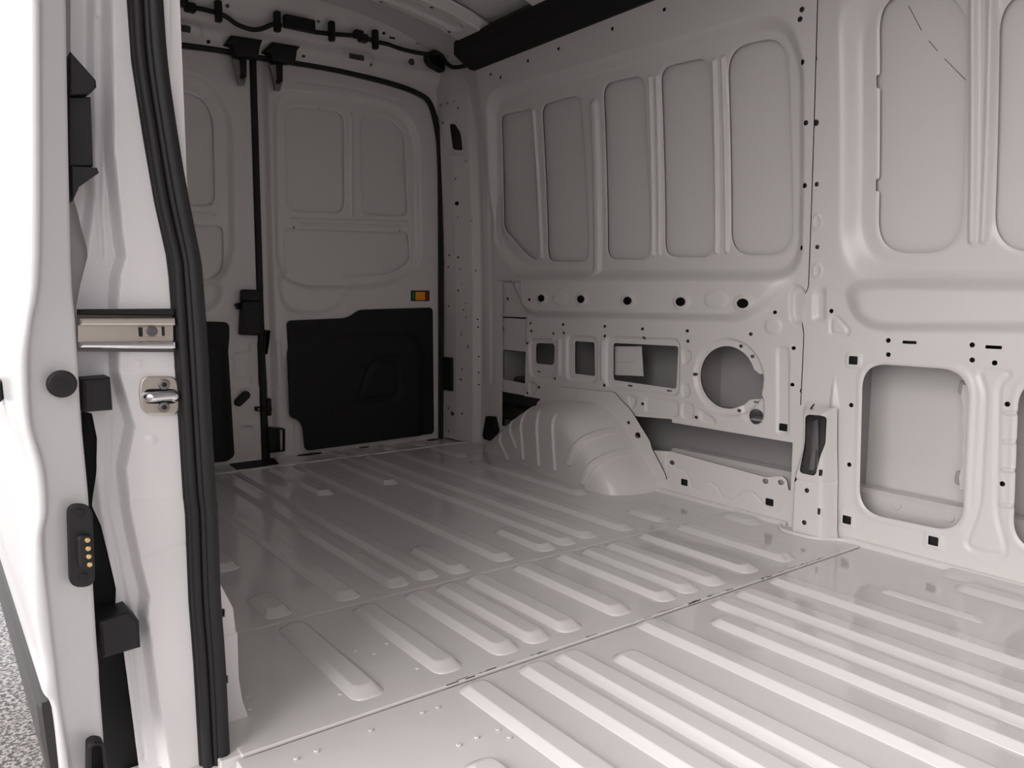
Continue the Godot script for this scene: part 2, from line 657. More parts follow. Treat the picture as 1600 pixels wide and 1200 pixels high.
func make_left_wall() -> void:
	var w := setting("wall_left", "bare white pressed steel inner side wall of the van")
	# --- rear inner pressing
	var s := Sheet.new(0.17, 1.76, -0.02, 1.72, 0.0037)
	var D := -0.03
	# window pocket, post, bulge
	s.emboss(poly([Vector2(0.2316, 1.4884), Vector2(1.6285, 1.4432), Vector2(1.6754, 1.3862), Vector2(1.6582, 0.7399), Vector2(0.3473, 0.7616), Vector2(0.1601, 0.9181)], 0.09), D, 0.04)
	s.emboss(pipe([Vector2(0.8283, 1.3503), Vector2(0.7918, 0.7619)], 0.016), 0.012, 0.02)
	s.emboss(poly([Vector2(0.2743, 0.7467), Vector2(1.6479, 0.7291), Vector2(1.5099, 0.6097), Vector2(0.4025, 0.598)], 0.06), 0.03, 0.034)
	# window openings
	var wins := [
		poly([Vector2(0.269, 1.4109), Vector2(0.4691, 1.4038), Vector2(0.4294, 0.8179), Vector2(0.3912, 0.8191), Vector2(0.213, 0.9571)], 0.03),
		poly([Vector2(0.5338, 1.4067), Vector2(0.7564, 1.4027), Vector2(0.7403, 0.8013), Vector2(0.4992, 0.8082)], 0.05),
		poly([Vector2(0.8798, 1.4138), Vector2(1.0707, 1.4066), Vector2(1.0574, 0.7988), Vector2(0.8458, 0.8076)], 0.05),
		poly([Vector2(1.1511, 1.4117), Vector2(1.3466, 1.4019), Vector2(1.3334, 0.7965), Vector2(1.1289, 0.8074)], 0.05),
		poly([Vector2(1.4169, 1.4097), Vector2(1.6177, 1.399), Vector2(1.6207, 0.7946), Vector2(1.4037, 0.8021)], 0.08)]
	for q in wins:
		s.emboss(q, -0.006, 0.02)
		s.hole(q)
	# paired beads between the openings
	for b in [[Vector2(0.4833, 1.3918), Vector2(0.4636, 0.8272)], [Vector2(1.1034, 1.388), Vector2(1.0761, 0.8157)], [Vector2(1.1345, 1.3858), Vector2(1.1058, 0.8168)], [Vector2(1.3671, 1.3828), Vector2(1.349, 0.8141)], [Vector2(1.4007, 1.3828), Vector2(1.3891, 0.8165)]]:
		s.emboss(pipe(b, 0.005), 0.010, 0.009)
	# lower plate
	s.emboss(poly([Vector2(-0.2164, 0.735), Vector2(0.3889, 0.7295), Vector2(0.372, 0.1927), Vector2(-0.228, 0.1207)], 0.01), -0.012, 0.008)
	var frames := [
		[poly([Vector2(0.4038, 0.492), Vector2(0.5701, 0.5001), Vector2(0.5727, 0.3463), Vector2(0.4144, 0.3325)], 0.04), -0.008],
		[poly([Vector2(0.6442, 0.5187), Vector2(0.8169, 0.5192), Vector2(0.8212, 0.3463), Vector2(0.6476, 0.3453)], 0.03), -0.008],
		[poly([Vector2(0.8653, 0.5239), Vector2(1.2206, 0.5316), Vector2(1.2249, 0.3407), Vector2(0.8702, 0.3389)], 0.03), -0.008],
		[poly([Vector2(1.5995, 0.5273), Vector2(1.6385, 0.5277), Vector2(1.6515, 0.2704), Vector2(1.6123, 0.2685)], 0.02), -0.005],
		[poly([Vector2(1.2357, 0.4984), Vector2(1.2742, 0.4964), Vector2(1.2729, 0.4584), Vector2(1.2376, 0.4473)], 0.02), -0.005],
		[poly([Vector2(1.2371, 0.3872), Vector2(1.2647, 0.3898), Vector2(1.2772, 0.3484), Vector2(1.2391, 0.3357)], 0.02), -0.005],
		[poly([Vector2(1.0724, 0.3222), Vector2(1.2227, 0.3231), Vector2(1.2247, 0.269), Vector2(1.0743, 0.2657)], 0.02), -0.005],
		[poly([Vector2(1.2396, 0.3207), Vector2(1.2891, 0.322), Vector2(1.2912, 0.269), Vector2(1.2417, 0.2669)], 0.02), -0.005],
		[poly([Vector2(1.3193, 0.3065), Vector2(1.3804, 0.2827), Vector2(1.3837, 0.2645), Vector2(1.3207, 0.2707)], 0.015), -0.005],
		[poly([Vector2(1.5533, 0.6109), Vector2(1.6107, 0.6106), Vector2(1.6129, 0.5657), Vector2(1.5554, 0.567)], 0.03), 0.004],
		[poly([Vector2(1.6356, 0.7091), Vector2(1.6835, 0.7089), Vector2(1.6875, 0.5945), Vector2(1.6395, 0.5929)], 0.04), -0.012],
		[poly([Vector2(0.4059, 0.3129), Vector2(0.449, 0.3169), Vector2(0.4663, 0.2946), Vector2(0.4326, 0.2592), Vector2(0.4065, 0.2618)], 0.02), -0.005],
		[poly([Vector2(0.59, 0.5011), Vector2(0.6096, 0.502), Vector2(0.6123, 0.3549), Vector2(0.5926, 0.3532)], 0.012), 0.005],
		[poly([Vector2(0.8416, 0.5085), Vector2(0.8554, 0.5092), Vector2(0.8592, 0.3618), Vector2(0.8453, 0.363)], 0.012), 0.005],
		[poly([Vector2(0.9842, 0.3174), Vector2(1.0289, 0.3176), Vector2(1.0298, 0.2901), Vector2(1.005, 0.2687)], 0.015), -0.005],
		[oval(Vector2(1.4225, 0.4206), 0.132, 0.121), -0.008],
		[poly([Vector2(1.4825, 0.386), Vector2(1.557, 0.3896), Vector2(1.5619, 0.2867), Vector2(1.5111, 0.2798), Vector2(1.4611, 0.3235)], 0.04), -0.008]]
	for q in frames:
		s.emboss(q[0], q[1] * 1.15, 0.010)
	var cuts := [
		poly([Vector2(0.4426, 0.4781), Vector2(0.5624, 0.4818), Vector2(0.5599, 0.3943), Vector2(0.4437, 0.3935)], 0.02),
		poly([Vector2(0.6865, 0.4983), Vector2(0.7962, 0.499), Vector2(0.8028, 0.3713), Vector2(0.6891, 0.3715)], 0.008),
		poly([Vector2(0.8998, 0.502), Vector2(1.2102, 0.5076), Vector2(1.2071, 0.3627), Vector2(0.9035, 0.3658)], 0.012),
		oval(Vector2(1.415, 0.4199), 0.106, 0.099),
		poly([Vector2(1.4785, 0.4731), Vector2(1.5527, 0.432), Vector2(1.5535, 0.3678), Vector2(1.46, 0.3496)], 0.006),
		oval(Vector2(1.5308, 0.3102), 0.026, 0.0235),
		poly([Vector2(0.2089, 0.4379), Vector2(0.3738, 0.4369), Vector2(0.3753, 0.302), Vector2(0.2097, 0.3062)], 0.012),
		anypoly([Vector2(0.0357, 0.2525), Vector2(0.4796, 0.2509), Vector2(1.0184, 0.2472), Vector2(1.1994, 0.2592), Vector2(1.2035, 0.1473), Vector2(0.8548, 0.1293), Vector2(0.0565, 0.0959)]),
		anypoly([Vector2(0.9203, 0.2467), Vector2(1.6717, 0.2506), Vector2(1.6748, 0.106), Vector2(1.6575, 0.1063), Vector2(1.6496, 0.1357), Vector2(1.6338, 0.1443), Vector2(1.5785, 0.1299), Vector2(1.2035, 0.1473), Vector2(0.9899, 0.1265)])]
	for q in cuts: s.hole(q)
	var ovals := [Vector2(0.5287, 0.6622), Vector2(0.7656, 0.6604), Vector2(1.0108, 0.6569), Vector2(1.2535, 0.6562), Vector2(1.4978, 0.6541)]
	for q in ovals:
		s.emboss(oval(q, 0.034, 0.024), 0.005, 0.014)
		s.pinhole(oval(q, 0.021, 0.0145))
	for q in [Vector2(0.6431, 0.663), Vector2(1.394, 0.6647)]:
		s.emboss(oval(q, 0.044, 0.026), 0.004, 0.012)
	for q in [Vector2(1.6288, 0.2901), Vector2(1.5935, 0.0556), Vector2(1.2582, 0.0513)]:
		part(w, "plug", block(Vector3(q.x - 0.017, q.y - 0.014, -0.012), Vector3(q.x + 0.017, q.y + 0.014, -0.008)), M.black)
		s.pinhole(poly([q + Vector2(-0.014, -0.011), q + Vector2(0.014, -0.011), q + Vector2(0.014, 0.011), q + Vector2(-0.014, 0.011)], 0.003))
	for q in [Vector2(0.4654, 0.3608), Vector2(0.9896, 0.3527), Vector2(1.1759, 0.3531), Vector2(1.5242, 0.3528)]:
		s.pinhole(poly([q + Vector2(-0.011, -0.003), q + Vector2(0.011, -0.003), q + Vector2(0.011, 0.003), q + Vector2(-0.011, 0.003)], 0.002))
	for q in [Vector2(0.4159, 0.5587), Vector2(0.4206, 0.5272), Vector2(0.5657, 0.5229), Vector2(0.6241, 0.5605), Vector2(0.6286, 0.528), Vector2(0.8609, 0.5614), Vector2(0.8618, 0.5261), Vector2(1.0525, 0.5593), Vector2(1.0566, 0.5282), Vector2(1.2554, 0.5607), Vector2(1.2594, 0.5272), Vector2(1.5052, 0.561), Vector2(1.588, 0.6288), Vector2(1.6556, 0.5268), Vector2(1.6567, 0.4204), Vector2(1.5083, 0.4929), Vector2(1.4644, 0.5217), Vector2(1.2907, 0.4196), Vector2(1.5433, 0.437), Vector2(1.4662, 0.3201), Vector2(1.3043, 0.2792), Vector2(1.0609, 0.296), Vector2(0.3953, 0.4756), Vector2(0.5768, 0.3441), Vector2(0.4747, 0.2981), Vector2(0.8632, 0.343), Vector2(0.3977, 0.2663), Vector2(0.2416, 0.6573), Vector2(0.4455, 0.6563), Vector2(0.2713, 1.5646), Vector2(0.6995, 1.5649), Vector2(0.9794, 1.5638), Vector2(1.2114, 1.5631), Vector2(0.3326, 1.5401), Vector2(0.5169, 1.5629)]:
		s.pinhole(oval(q, 0.0068, 0.0055))
	for q in [Vector2(1.6839, 1.308), Vector2(1.6905, 1.1494), Vector2(1.6831, 0.9832), Vector2(1.668, 0.8135), Vector2(1.6895, 1.4387), Vector2(1.6827, 1.4165)]:
		s.pinhole(oval(q, 0.0075, 0.007))
	s.pinhole(oval(Vector2(1.6932, 0.4054), 0.011, 0.009))
	s.pinhole(rect(Vector2(0.1989, 0.535), Vector2(0.2132, 0.5189), 0.002))
	# the lower sill plate that closes the wall towards the floor
	s.emboss(poly([Vector2(1.1742, 0.1559), Vector2(1.6843, 0.171), Vector2(1.6945, -0.0284), Vector2(1.1813, -0.045)], 0.01), -0.004, 0.01)
	s.rim(pipe([Vector2(1.2056, 0.09), Vector2(1.2565, 0.0948), Vector2(1.28, 0.0643), Vector2(1.2975, 0.0373), Vector2(1.3192, 0.0395)], 0.0), -0.003, 0.006)
	s.rim(pipe([Vector2(1.3605, 0.0734), Vector2(1.3921, 0.0649), Vector2(1.4191, 0.0325), Vector2(1.4492, 0.0348), Vector2(1.492, 0.0685), Vector2(1.5325, 0.0727), Vector2(1.5686, 0.0482), Vector2(1.5923, 0.0335), Vector2(1.6257, 0.0391)], 0.0), -0.003, 0.006)
	for q in [Vector2(1.202, 0.1094), Vector2(1.5768, 0.1176), Vector2(1.6304, 0.1242)]: s.pinhole(oval(q, 0.010, 0.008))
	for j in s.nv:
		var y := s.v0 + j * s.res
		for i in s.nu:
			var o := j * s.nu + i
			s.ss[o] = minf(s.ss[o], seam_x(y) - 0.0015 - (s.u0 + i * s.res))
	s.hole(anypoly([Vector2(1.7022, 0.3525), Vector2(1.786, 0.3625), Vector2(1.7978, 0.1459), Vector2(1.6867, 0.1237)]))
	part(w, "rear_inner_panel", s.build(on_wall, 0.004), M.paint)
	# --- front inner pressing
	var f := Sheet.new(1.64, 3.5, -0.02, 1.72, 0.0037)
	f.emboss(poly([Vector2(1.8182, 1.4878), Vector2(1.8102, 0.7236), Vector2(2.5827, 0.7147), Vector2(2.5495, 1.275)], 0.16), D, 0.06)
	f.emboss(poly([Vector2(1.803, 0.7099), Vector2(2.5839, 0.6974), Vector2(2.5895, 0.6218), Vector2(1.8522, 0.595)], 0.09), 0.03, 0.036)
	var fw := [
		poly([Vector2(1.8862, 1.4335), Vector2(2.095, 1.3787), Vector2(2.0904, 0.7828), Vector2(1.8804, 0.7906)], 0.09),
		poly([Vector2(2.166, 1.3617), Vector2(2.3361, 1.3169), Vector2(2.3457, 0.7762), Vector2(2.1659, 0.7831)], 0.09)]
	for q in fw:
		f.emboss(q, -0.006, 0.02)
		f.hole(q)
	for q in [Vector2(1.8826, 1.224), Vector2(1.8799, 0.9672)]:
		f.hole(rect(q + Vector2(-0.006, -0.016), q + Vector2(0.01, 0.016), 0.002))
	f.emboss(poly([Vector2(2.0992, 1.3857), Vector2(2.1633, 1.3678), Vector2(2.1556, 0.7925), Vector2(2.1093, 0.7944)], 0.04), 0.004, 0.014)
	for b in [[Vector2(2.1118, 1.3822), Vector2(2.1189, 0.8122)], [Vector2(2.1513, 1.3711), Vector2(2.145, 0.8109)]]:
		f.emboss(pipe(b, 0.007), 0.010, 0.010)
	var open := [
		poly([Vector2(1.8686, 0.4994), Vector2(2.1398, 0.5004), Vector2(2.1499, 0.097), Vector2(1.881, 0.091)], 0.07),
		poly([Vector2(2.2497, 0.4929), Vector2(2.455, 0.4905), Vector2(2.4728, 0.1059), Vector2(2.2638, 0.093)], 0.07),
		]
	for q in open:
		f.rim(q, 0.005, 0.02)
		f.emboss(q, -0.012, 0.022)
		f.hole(q)
	# hourglass bead between the lower openings
	f.rim(anypoly(rounded([Vector2(2.1571, 0.5033), Vector2(2.2355, 0.5036), Vector2(2.2073, 0.474), Vector2(2.2225, 0.1685), Vector2(2.2561, 0.0645), Vector2(2.1566, 0.0631), Vector2(2.1847, 0.1758), Vector2(2.1804, 0.4561)], 0.03)), -0.004, 0.011)
	for q in [[Vector2(2.2284, 0.4081), Vector2(2.2554, 0.4114)], [Vector2(2.2303, 0.3399), Vector2(2.2547, 0.3436)], [Vector2(2.2322, 0.2728), Vector2(2.2567, 0.2758)], [Vector2(2.2338, 0.1881), Vector2(2.257, 0.1917)]]:
		f.emboss(pipe(q, 0.004), 0.006, 0.008)
	f.rim(poly([Vector2(1.7682, 0.6168), Vector2(1.7833, 0.6225), Vector2(1.8231, 0.587), Vector2(1.8203, 0.5712), Vector2(1.7705, 0.5743)], 0.012), -0.004, 0.008)
	f.emboss(poly([Vector2(1.7143, 0.6908), Vector2(1.7438, 0.6997), Vector2(1.747, 0.6109), Vector2(1.7172, 0.61)], 0.015), -0.01, 0.02)
	f.emboss(poly([Vector2(1.7816, 0.4071), Vector2(1.7869, 0.4524), Vector2(1.799, 0.4071), Vector2(1.8033, 0.3646), Vector2(1.7801, 0.3618)], 0.012), 0.008, 0.012)
	for q in [Vector2(1.8427, 0.5045), Vector2(1.8488, 0.0619), Vector2(2.0839, 0.0622), Vector2(2.343, 0.0614)]:
		f.emboss(rect(q + Vector2(-0.022, -0.02), q + Vector2(0.022, 0.02), 0.01), 0.003, 0.008)
		f.pinhole(rect(q + Vector2(-0.0125, -0.0115), q + Vector2(0.0125, 0.0115), 0.003))
		part(w, "plug", block(Vector3(q.x - 0.015, q.y - 0.014, -0.008), Vector3(q.x + 0.015, q.y + 0.014, -0.004)), M.black)
	for q in [Vector2(1.9356, 0.563), Vector2(1.9378, 0.5262), Vector2(2.143, 0.5625), Vector2(2.1454, 0.5264), Vector2(1.8422, 0.3816), Vector2(1.8458, 0.2167), Vector2(2.2298, 0.4287), Vector2(2.2317, 0.2388), Vector2(1.7692, 0.6363), Vector2(2.1956, 0.5231), Vector2(1.7244, 1.3073), Vector2(1.7208, 0.9828), Vector2(1.7224, 0.8129), Vector2(1.7204, 1.4448)]:
		f.pinhole(oval(q, 0.0062, 0.0062))
	f.pinhole(oval(Vector2(1.7216, 1.1444), 0.0085, 0.0085))
	for q in [Vector2(1.9913, 0.5609), Vector2(2.191, 0.5597)]:
		f.pinhole(rect(q + Vector2(-0.018, -0.004), q + Vector2(0.018, 0.004), 0.002))
	for q in [Vector2(1.7222, 0.881), Vector2(1.7231, 0.7477)]:
		f.rim(oval(q, 0.012, 0.018), 0.003, 0.006)
	for j in f.nv:
		var y := f.v0 + j * f.res
		for i in f.nu:
			var o := j * f.nu + i
			f.ss[o] = minf(f.ss[o], (f.u0 + i * f.res) - seam_x(y) - 0.0015)
	f.hole(anypoly([Vector2(1.6984, 0.3446), Vector2(1.7807, 0.351), Vector2(1.786, 0.2537), Vector2(1.7576, 0.1528), Vector2(1.6857, 0.1426)]))
	part(w, "front_inner_panel", f.build(on_wall, 0.004), M.paint)
	# --- outer skin behind the openings: painted above, bare primer in the closed lower bays
	var behind := func(u, v, h): return Vector3(u, v, prof(v) - 0.047 - 0.125 * smoothstep(0.74, 0.6, v) + h)
	part(w, "outer_skin", Sheet.new(-0.32, 3.52, 0.58, 1.86, 0.02).build(behind, 0.0), M.paint)
	part(w, "outer_skin", Sheet.new(-0.32, 1.70, -0.3, 0.58, 0.02).build(behind, 0.0), M.primer)
	part(w, "outer_skin", Sheet.new(1.70, 3.52, -0.3, 0.58, 0.02).build(behind, 0.0), M.paint)
	# dividers added to keep light out of the space behind the lower openings
	for x in [Vector2(0.1996, 0.3982).x, Vector2(0.6266, 0.4271).x, Vector2(0.8364, 0.4414).x, Vector2(1.2588, 0.4701).x, Vector2(1.5836, 0.4921).x, Vector2(1.678, 0.4985).x]:
		part(w, "stiffener", block(Vector3(x - 0.003, 0.29, -0.18), Vector3(x + 0.003, 0.58, -0.014)), M.primer)
	for x in [Vector2(1.683, 0.2372).x, Vector2(1.7977, 0.2555).x, 2.75]:
		part(w, "stiffener", block(Vector3(x - 0.003, 0.0, -0.18), Vector3(x + 0.003, 0.53, -0.014)), M.primer)
	part(w, "stiffener", block(Vector3(0.17, 0.575, -0.18), Vector3(1.68, 0.581, -0.012)), M.primer)
	part(w, "stiffener", block(Vector3(0.5, 0.295, -0.18), Vector3(1.68, 0.30, -0.02)), M.primer)
	part(w, "stiffener", block(Vector3(1.70, 0.59, -0.18), Vector3(3.5, 0.594, -0.012)), M.primer)
	# dark plates added close behind the pressing, standing in for the unlit hollow
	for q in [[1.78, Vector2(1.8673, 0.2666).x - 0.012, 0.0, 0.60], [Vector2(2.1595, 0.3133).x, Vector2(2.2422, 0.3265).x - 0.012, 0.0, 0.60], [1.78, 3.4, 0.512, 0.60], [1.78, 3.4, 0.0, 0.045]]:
		part(w, "dark_backing", block(Vector3(q[0], q[2], -0.024), Vector3(q[1], q[3], -0.020)), M.dark)
	# scratches in the bare outer skin
	for q in [[Vector3(1.952, 1.3883, 0.035), Vector3(1.9832, 1.3242, 0.03)], [Vector3(2.001, 1.2964, 0.028), Vector3(2.0211, 1.2684, 0.025)], [Vector3(2.038, 1.2472, 0.023), Vector3(2.0974, 1.1768, 0.018)]]:
		var a := Vector3(q[0].x, q[0].y, prof(q[0].y) - 0.0468)
		var b := Vector3(q[1].x, q[1].y, prof(q[1].y) - 0.0468)
		part(w, "scratch", tube([a, a.lerp(b, 0.5), b], 0.0007, 5), M.dark)

# ---------------------------------------------------------------- rear doors, frame and pillar
func on_portal(u: float, v: float, h: float) -> Vector3:
	return Vector3(-0.185 + 0.10 * smoothstep(1.58, 1.82, v) + h, v - 0.3 * h * smoothstep(1.6, 1.7, v), u)

func on_door(u: float, v: float, h: float) -> Vector3:
	return Vector3(-0.2 + h, v, u)

func make_rear() -> void:
	var w := setting("wall_rear", "rear portal of the van with left pillar and header")
	var plan := PackedVector2Array([Vector2(-0.2, 0.05), Vector2(-0.078, 0.05), Vector2(0.03, 0.03), Vector2(0.06, 0.003), Vector2(0.168, 0.0), Vector2(0.215, -0.004)])
	var acc := [0.0]
	for i in plan.size() - 1: acc.append(acc[i] + plan[i].distance_to(plan[i + 1]))
	var on_pillar := func(u: float, v: float, h: float) -> Vector3:
		var p := Vector2.ZERO
		var n := Vector2.ZERO
		for e in [-0.003, 0.0, 0.003]:
			var a := clampf(u + e, 0.0, acc[-1])
			var i := 0
			while i < plan.size() - 2 and a > acc[i + 1]: i += 1
			var t: Vector2 = (plan[i + 1] - plan[i]) / (acc[i + 1] - acc[i])
			p += (plan[i] + t * (a - acc[i])) / 3.0
			n += Vector2(-t.y, t.x) / 3.0
		return Vector3(p.x + n.x * h, v, p.y + n.y * h + 0.3 * prof(v))
	var s := Sheet.new(0.0, acc[-1], 0.0, 1.75, 0.004)
	s.hole(poly([Vector2(0.1051, 1.4307), Vector2(0.1421, 1.428), Vector2(0.179, 1.3845), Vector2(0.1869, 1.3064), Vector2(0.1249, 1.319)], 0.012))
	s.emboss(poly([Vector2(0.0838, 1.4481), Vector2(0.1421, 1.4446), Vector2(0.1994, 1.3901), Vector2(0.2032, 1.2852), Vector2(0.0936, 1.3036)], 0.02), -0.006, 0.014)
	s.emboss(poly([Vector2(0.2908, 1.4222), Vector2(0.3374, 1.4148), Vector2(0.3503, 0.2798), Vector2(0.3022, 0.2753)], 0.02), 0.006, 0.02)
	for q in [Vector2(0.1449, 1.0813), Vector2(0.0911, 0.121)]: s.pinhole(oval(q, 0.014, 0.009))
	for q in [Vector2(0.0741, 0.8532), Vector2(0.0626, 0.8011), Vector2(0.0613, 0.6217), Vector2(0.0576, 0.1412), Vector2(0.0567, 0.031), Vector2(0.1439, 0.8423), Vector2(0.1391, 0.6925), Vector2(0.1546, 0.286), Vector2(0.1627, 0.1291), Vector2(0.0464, 1.5217), Vector2(0.0567, 1.4441), Vector2(0.1057, 1.5195), Vector2(0.1752, 1.4893)]: s.pinhole(oval(q, 0.006, 0.005))
	for q in [Vector2(0.1507, 1.5204), Vector2(0.1488, 1.0188), Vector2(0.1522, 0.7905), Vector2(0.1646, 0.7242), Vector2(0.1894, 0.6351), Vector2(0.1726, 0.606), Vector2(0.1893, 0.5716), Vector2(0.1596, 0.501), Vector2(0.1596, 0.4893), Vector2(0.2015, 0.4445), Vector2(0.2015, 0.4357), Vector2(0.1633, 0.3339), Vector2(0.2113, 1.2595), Vector2(0.2343, 0.9998), Vector2(0.2489, 0.7806), Vector2(0.2547, 0.5642), Vector2(0.2577, 0.5299), Vector2(0.2607, 0.3973), Vector2(0.2607, 0.3247), Vector2(0.2607, 0.2694), Vector2(0.1411, 1.1886), Vector2(0.1624, 0.0453)]: s.pinhole(oval(q, 0.0042, 0.0036))
	for q in [Vector2(0.0266, 1.1431), Vector2(0.024, 0.852), Vector2(0.0174, 0.7489), Vector2(0.0203, 0.4351), Vector2(0.035, 0.8223)]: s.pinhole(rect(q + Vector2(-0.002, -0.012), q + Vector2(0.002, 0.012), 0.002))
	s.rim(pipe([Vector2(0.1136, 0.1659), Vector2(0.2427, 0.1751)], 0.0), -0.002, 0.006)
	part(w, "corner_pillar", s.build(on_pillar, 0.004), M.paint)
	part(w, "vent_insert", slab([Vector2(0.0998, 1.4399), Vector2(0.1462, 1.4357), Vector2(0.1872, 1.389), Vector2(0.1951, 1.2972), Vector2(0.115, 1.3091)].map(func(q): return Vector2(q.x - 0.122, q.y)), 0.004, 0.0, Vector3(-0.078, 0, 0.058), Vector3(0.9833, 0, -0.182), Vector3(0, 1, 0)), M.black)
	part(w, "dark_pillar_backing", block(Vector3(-0.17, 0.0, -0.1), Vector3(0.1, 1.7, -0.06)), M.dark)  # dark block stands in for the unlit hollow behind the pillar
	part(w, "outer_shell", block(Vector3(-0.36, -0.4, -0.25), Vector3(-0.31, 1.9, 2.0)), M.white)
	# header and frame around both doors
	var p := Sheet.new(-0.12, 1.90, -0.03, 1.90, 0.006)
	var hole := [Vector2(0.0557, -0.2454), Vector2(0.0465, 1.2905), Vector2(0.0662, 1.4456), Vector2(0.1094, 1.5498), Vector2(0.1788, 1.5759), Vector2(0.2942, 1.5912), Vector2(0.4593, 1.6025), Vector2(0.59, 1.6046), Vector2(0.7554, 1.6023), Vector2(0.8759, 1.5965), Vector2(1.0394, 1.5967), Vector2(1.2274, 1.5861), Vector2(1.62, 1.56), Vector2(1.74, 1.45), Vector2(1.78, 1.2), Vector2(1.78, -0.1)]
	p.hole(anypoly(hole))
	p.emboss(poly([Vector2(-0.2, 1.615), Vector2(1.9, 1.605), Vector2(1.9, 1.66), Vector2(-0.2, 1.67)], 0.05), 0.025, 0.05)
	for q in [[Vector2(1.2261, 1.652), Vector2(1.1604, 1.6268)], [Vector2(0.5341, 1.6704), Vector2(0.4651, 1.6467)]]:
		var a: Vector2 = q[0]
		var b: Vector2 = q[1]
		p.emboss(rect(a.max(b) + Vector2(0.04, 0.014), a.min(b) - Vector2(0.04, 0.014), 0.02), 0.012, 0.02)
		p.pinhole(rect(Vector2(minf(a.x, b.x), minf(a.y, b.y)), Vector2(maxf(a.x, b.x), maxf(a.y, b.y)), 0.004))
	for q in [Vector2(1.0315, 1.7396), Vector2(0.677, 1.7528), Vector2(0.3877, 1.7613), Vector2(0.4277, 1.6385), Vector2(0.7211, 1.6239), Vector2(1.0903, 1.6132), Vector2(0.2801, 1.7975)]: p.pinhole(oval(q, 0.008, 0.006))
	for q in [Vector2(0.3457, 1.7511), Vector2(0.1827, 1.7818), Vector2(0.218, 1.7514)]: p.pinhole(rect(q - Vector2(0.015, 0.004), q + Vector2(0.015, 0.004), 0.003))
	p.pinhole(oval(Vector2(0.2334, 1.682), 0.016, 0.013))
	p.rim(pipe([Vector2(0.0413, 1.6565), Vector2(0.3058, 1.6238), Vector2(0.293, 1.6577), Vector2(0.2994, 1.7833), Vector2(0.2764, 1.8009), Vector2(0.1885, 1.7915)], 0.0), -0.003, 0.008)
	part(w, "portal_frame", p.build(on_portal, 0.004), M.paint)
	# rubber seal round the door opening
	var seal := root_thing("rear_door_seal", "thin black rubber seal around the rear door opening", "seal")
	var path := []
	var axes := []
	var line := [Vector2(0.0668, -0.0529), Vector2(0.0615, 0.8518), Vector2(0.064, 1.2862), Vector2(0.0818, 1.4404), Vector2(0.1181, 1.5337), Vector2(0.1838, 1.5658), Vector2(0.305, 1.5855), Vector2(0.4691, 1.5968), Vector2(0.5989, 1.6015), Vector2(0.7633, 1.5991), Vector2(0.8829, 1.5957), Vector2(1.0454, 1.5957), Vector2(1.2322, 1.585), Vector2(1.62, 1.555), Vector2(1.74, 1.44), Vector2(1.775, 1.2), Vector2(1.78, 0.0)]
	var fine_line := spline(line, 5)
	for i in fine_line.size():
		var t: Vector2 = (fine_line[mini(i + 1, fine_line.size() - 1)] - fine_line[maxi(i - 1, 0)]).normalized()
		path.append(Vector3(-0.185, fine_line[i].y, fine_line[i].x))
		axes.append([Vector3(0, -t.x, t.y), Vector3(1, 0, 0)])
	part(seal, "bulb", ribbon(path, [Vector2(-0.009, -0.012), Vector2(0.009, -0.012), Vector2(0.009, 0.008), Vector2(0.005, 0.014), Vector2(-0.005, 0.014), Vector2(-0.009, 0.008)], axes), M.black)
	rear_door_one()
	rear_door_two()
	rear_fittings()

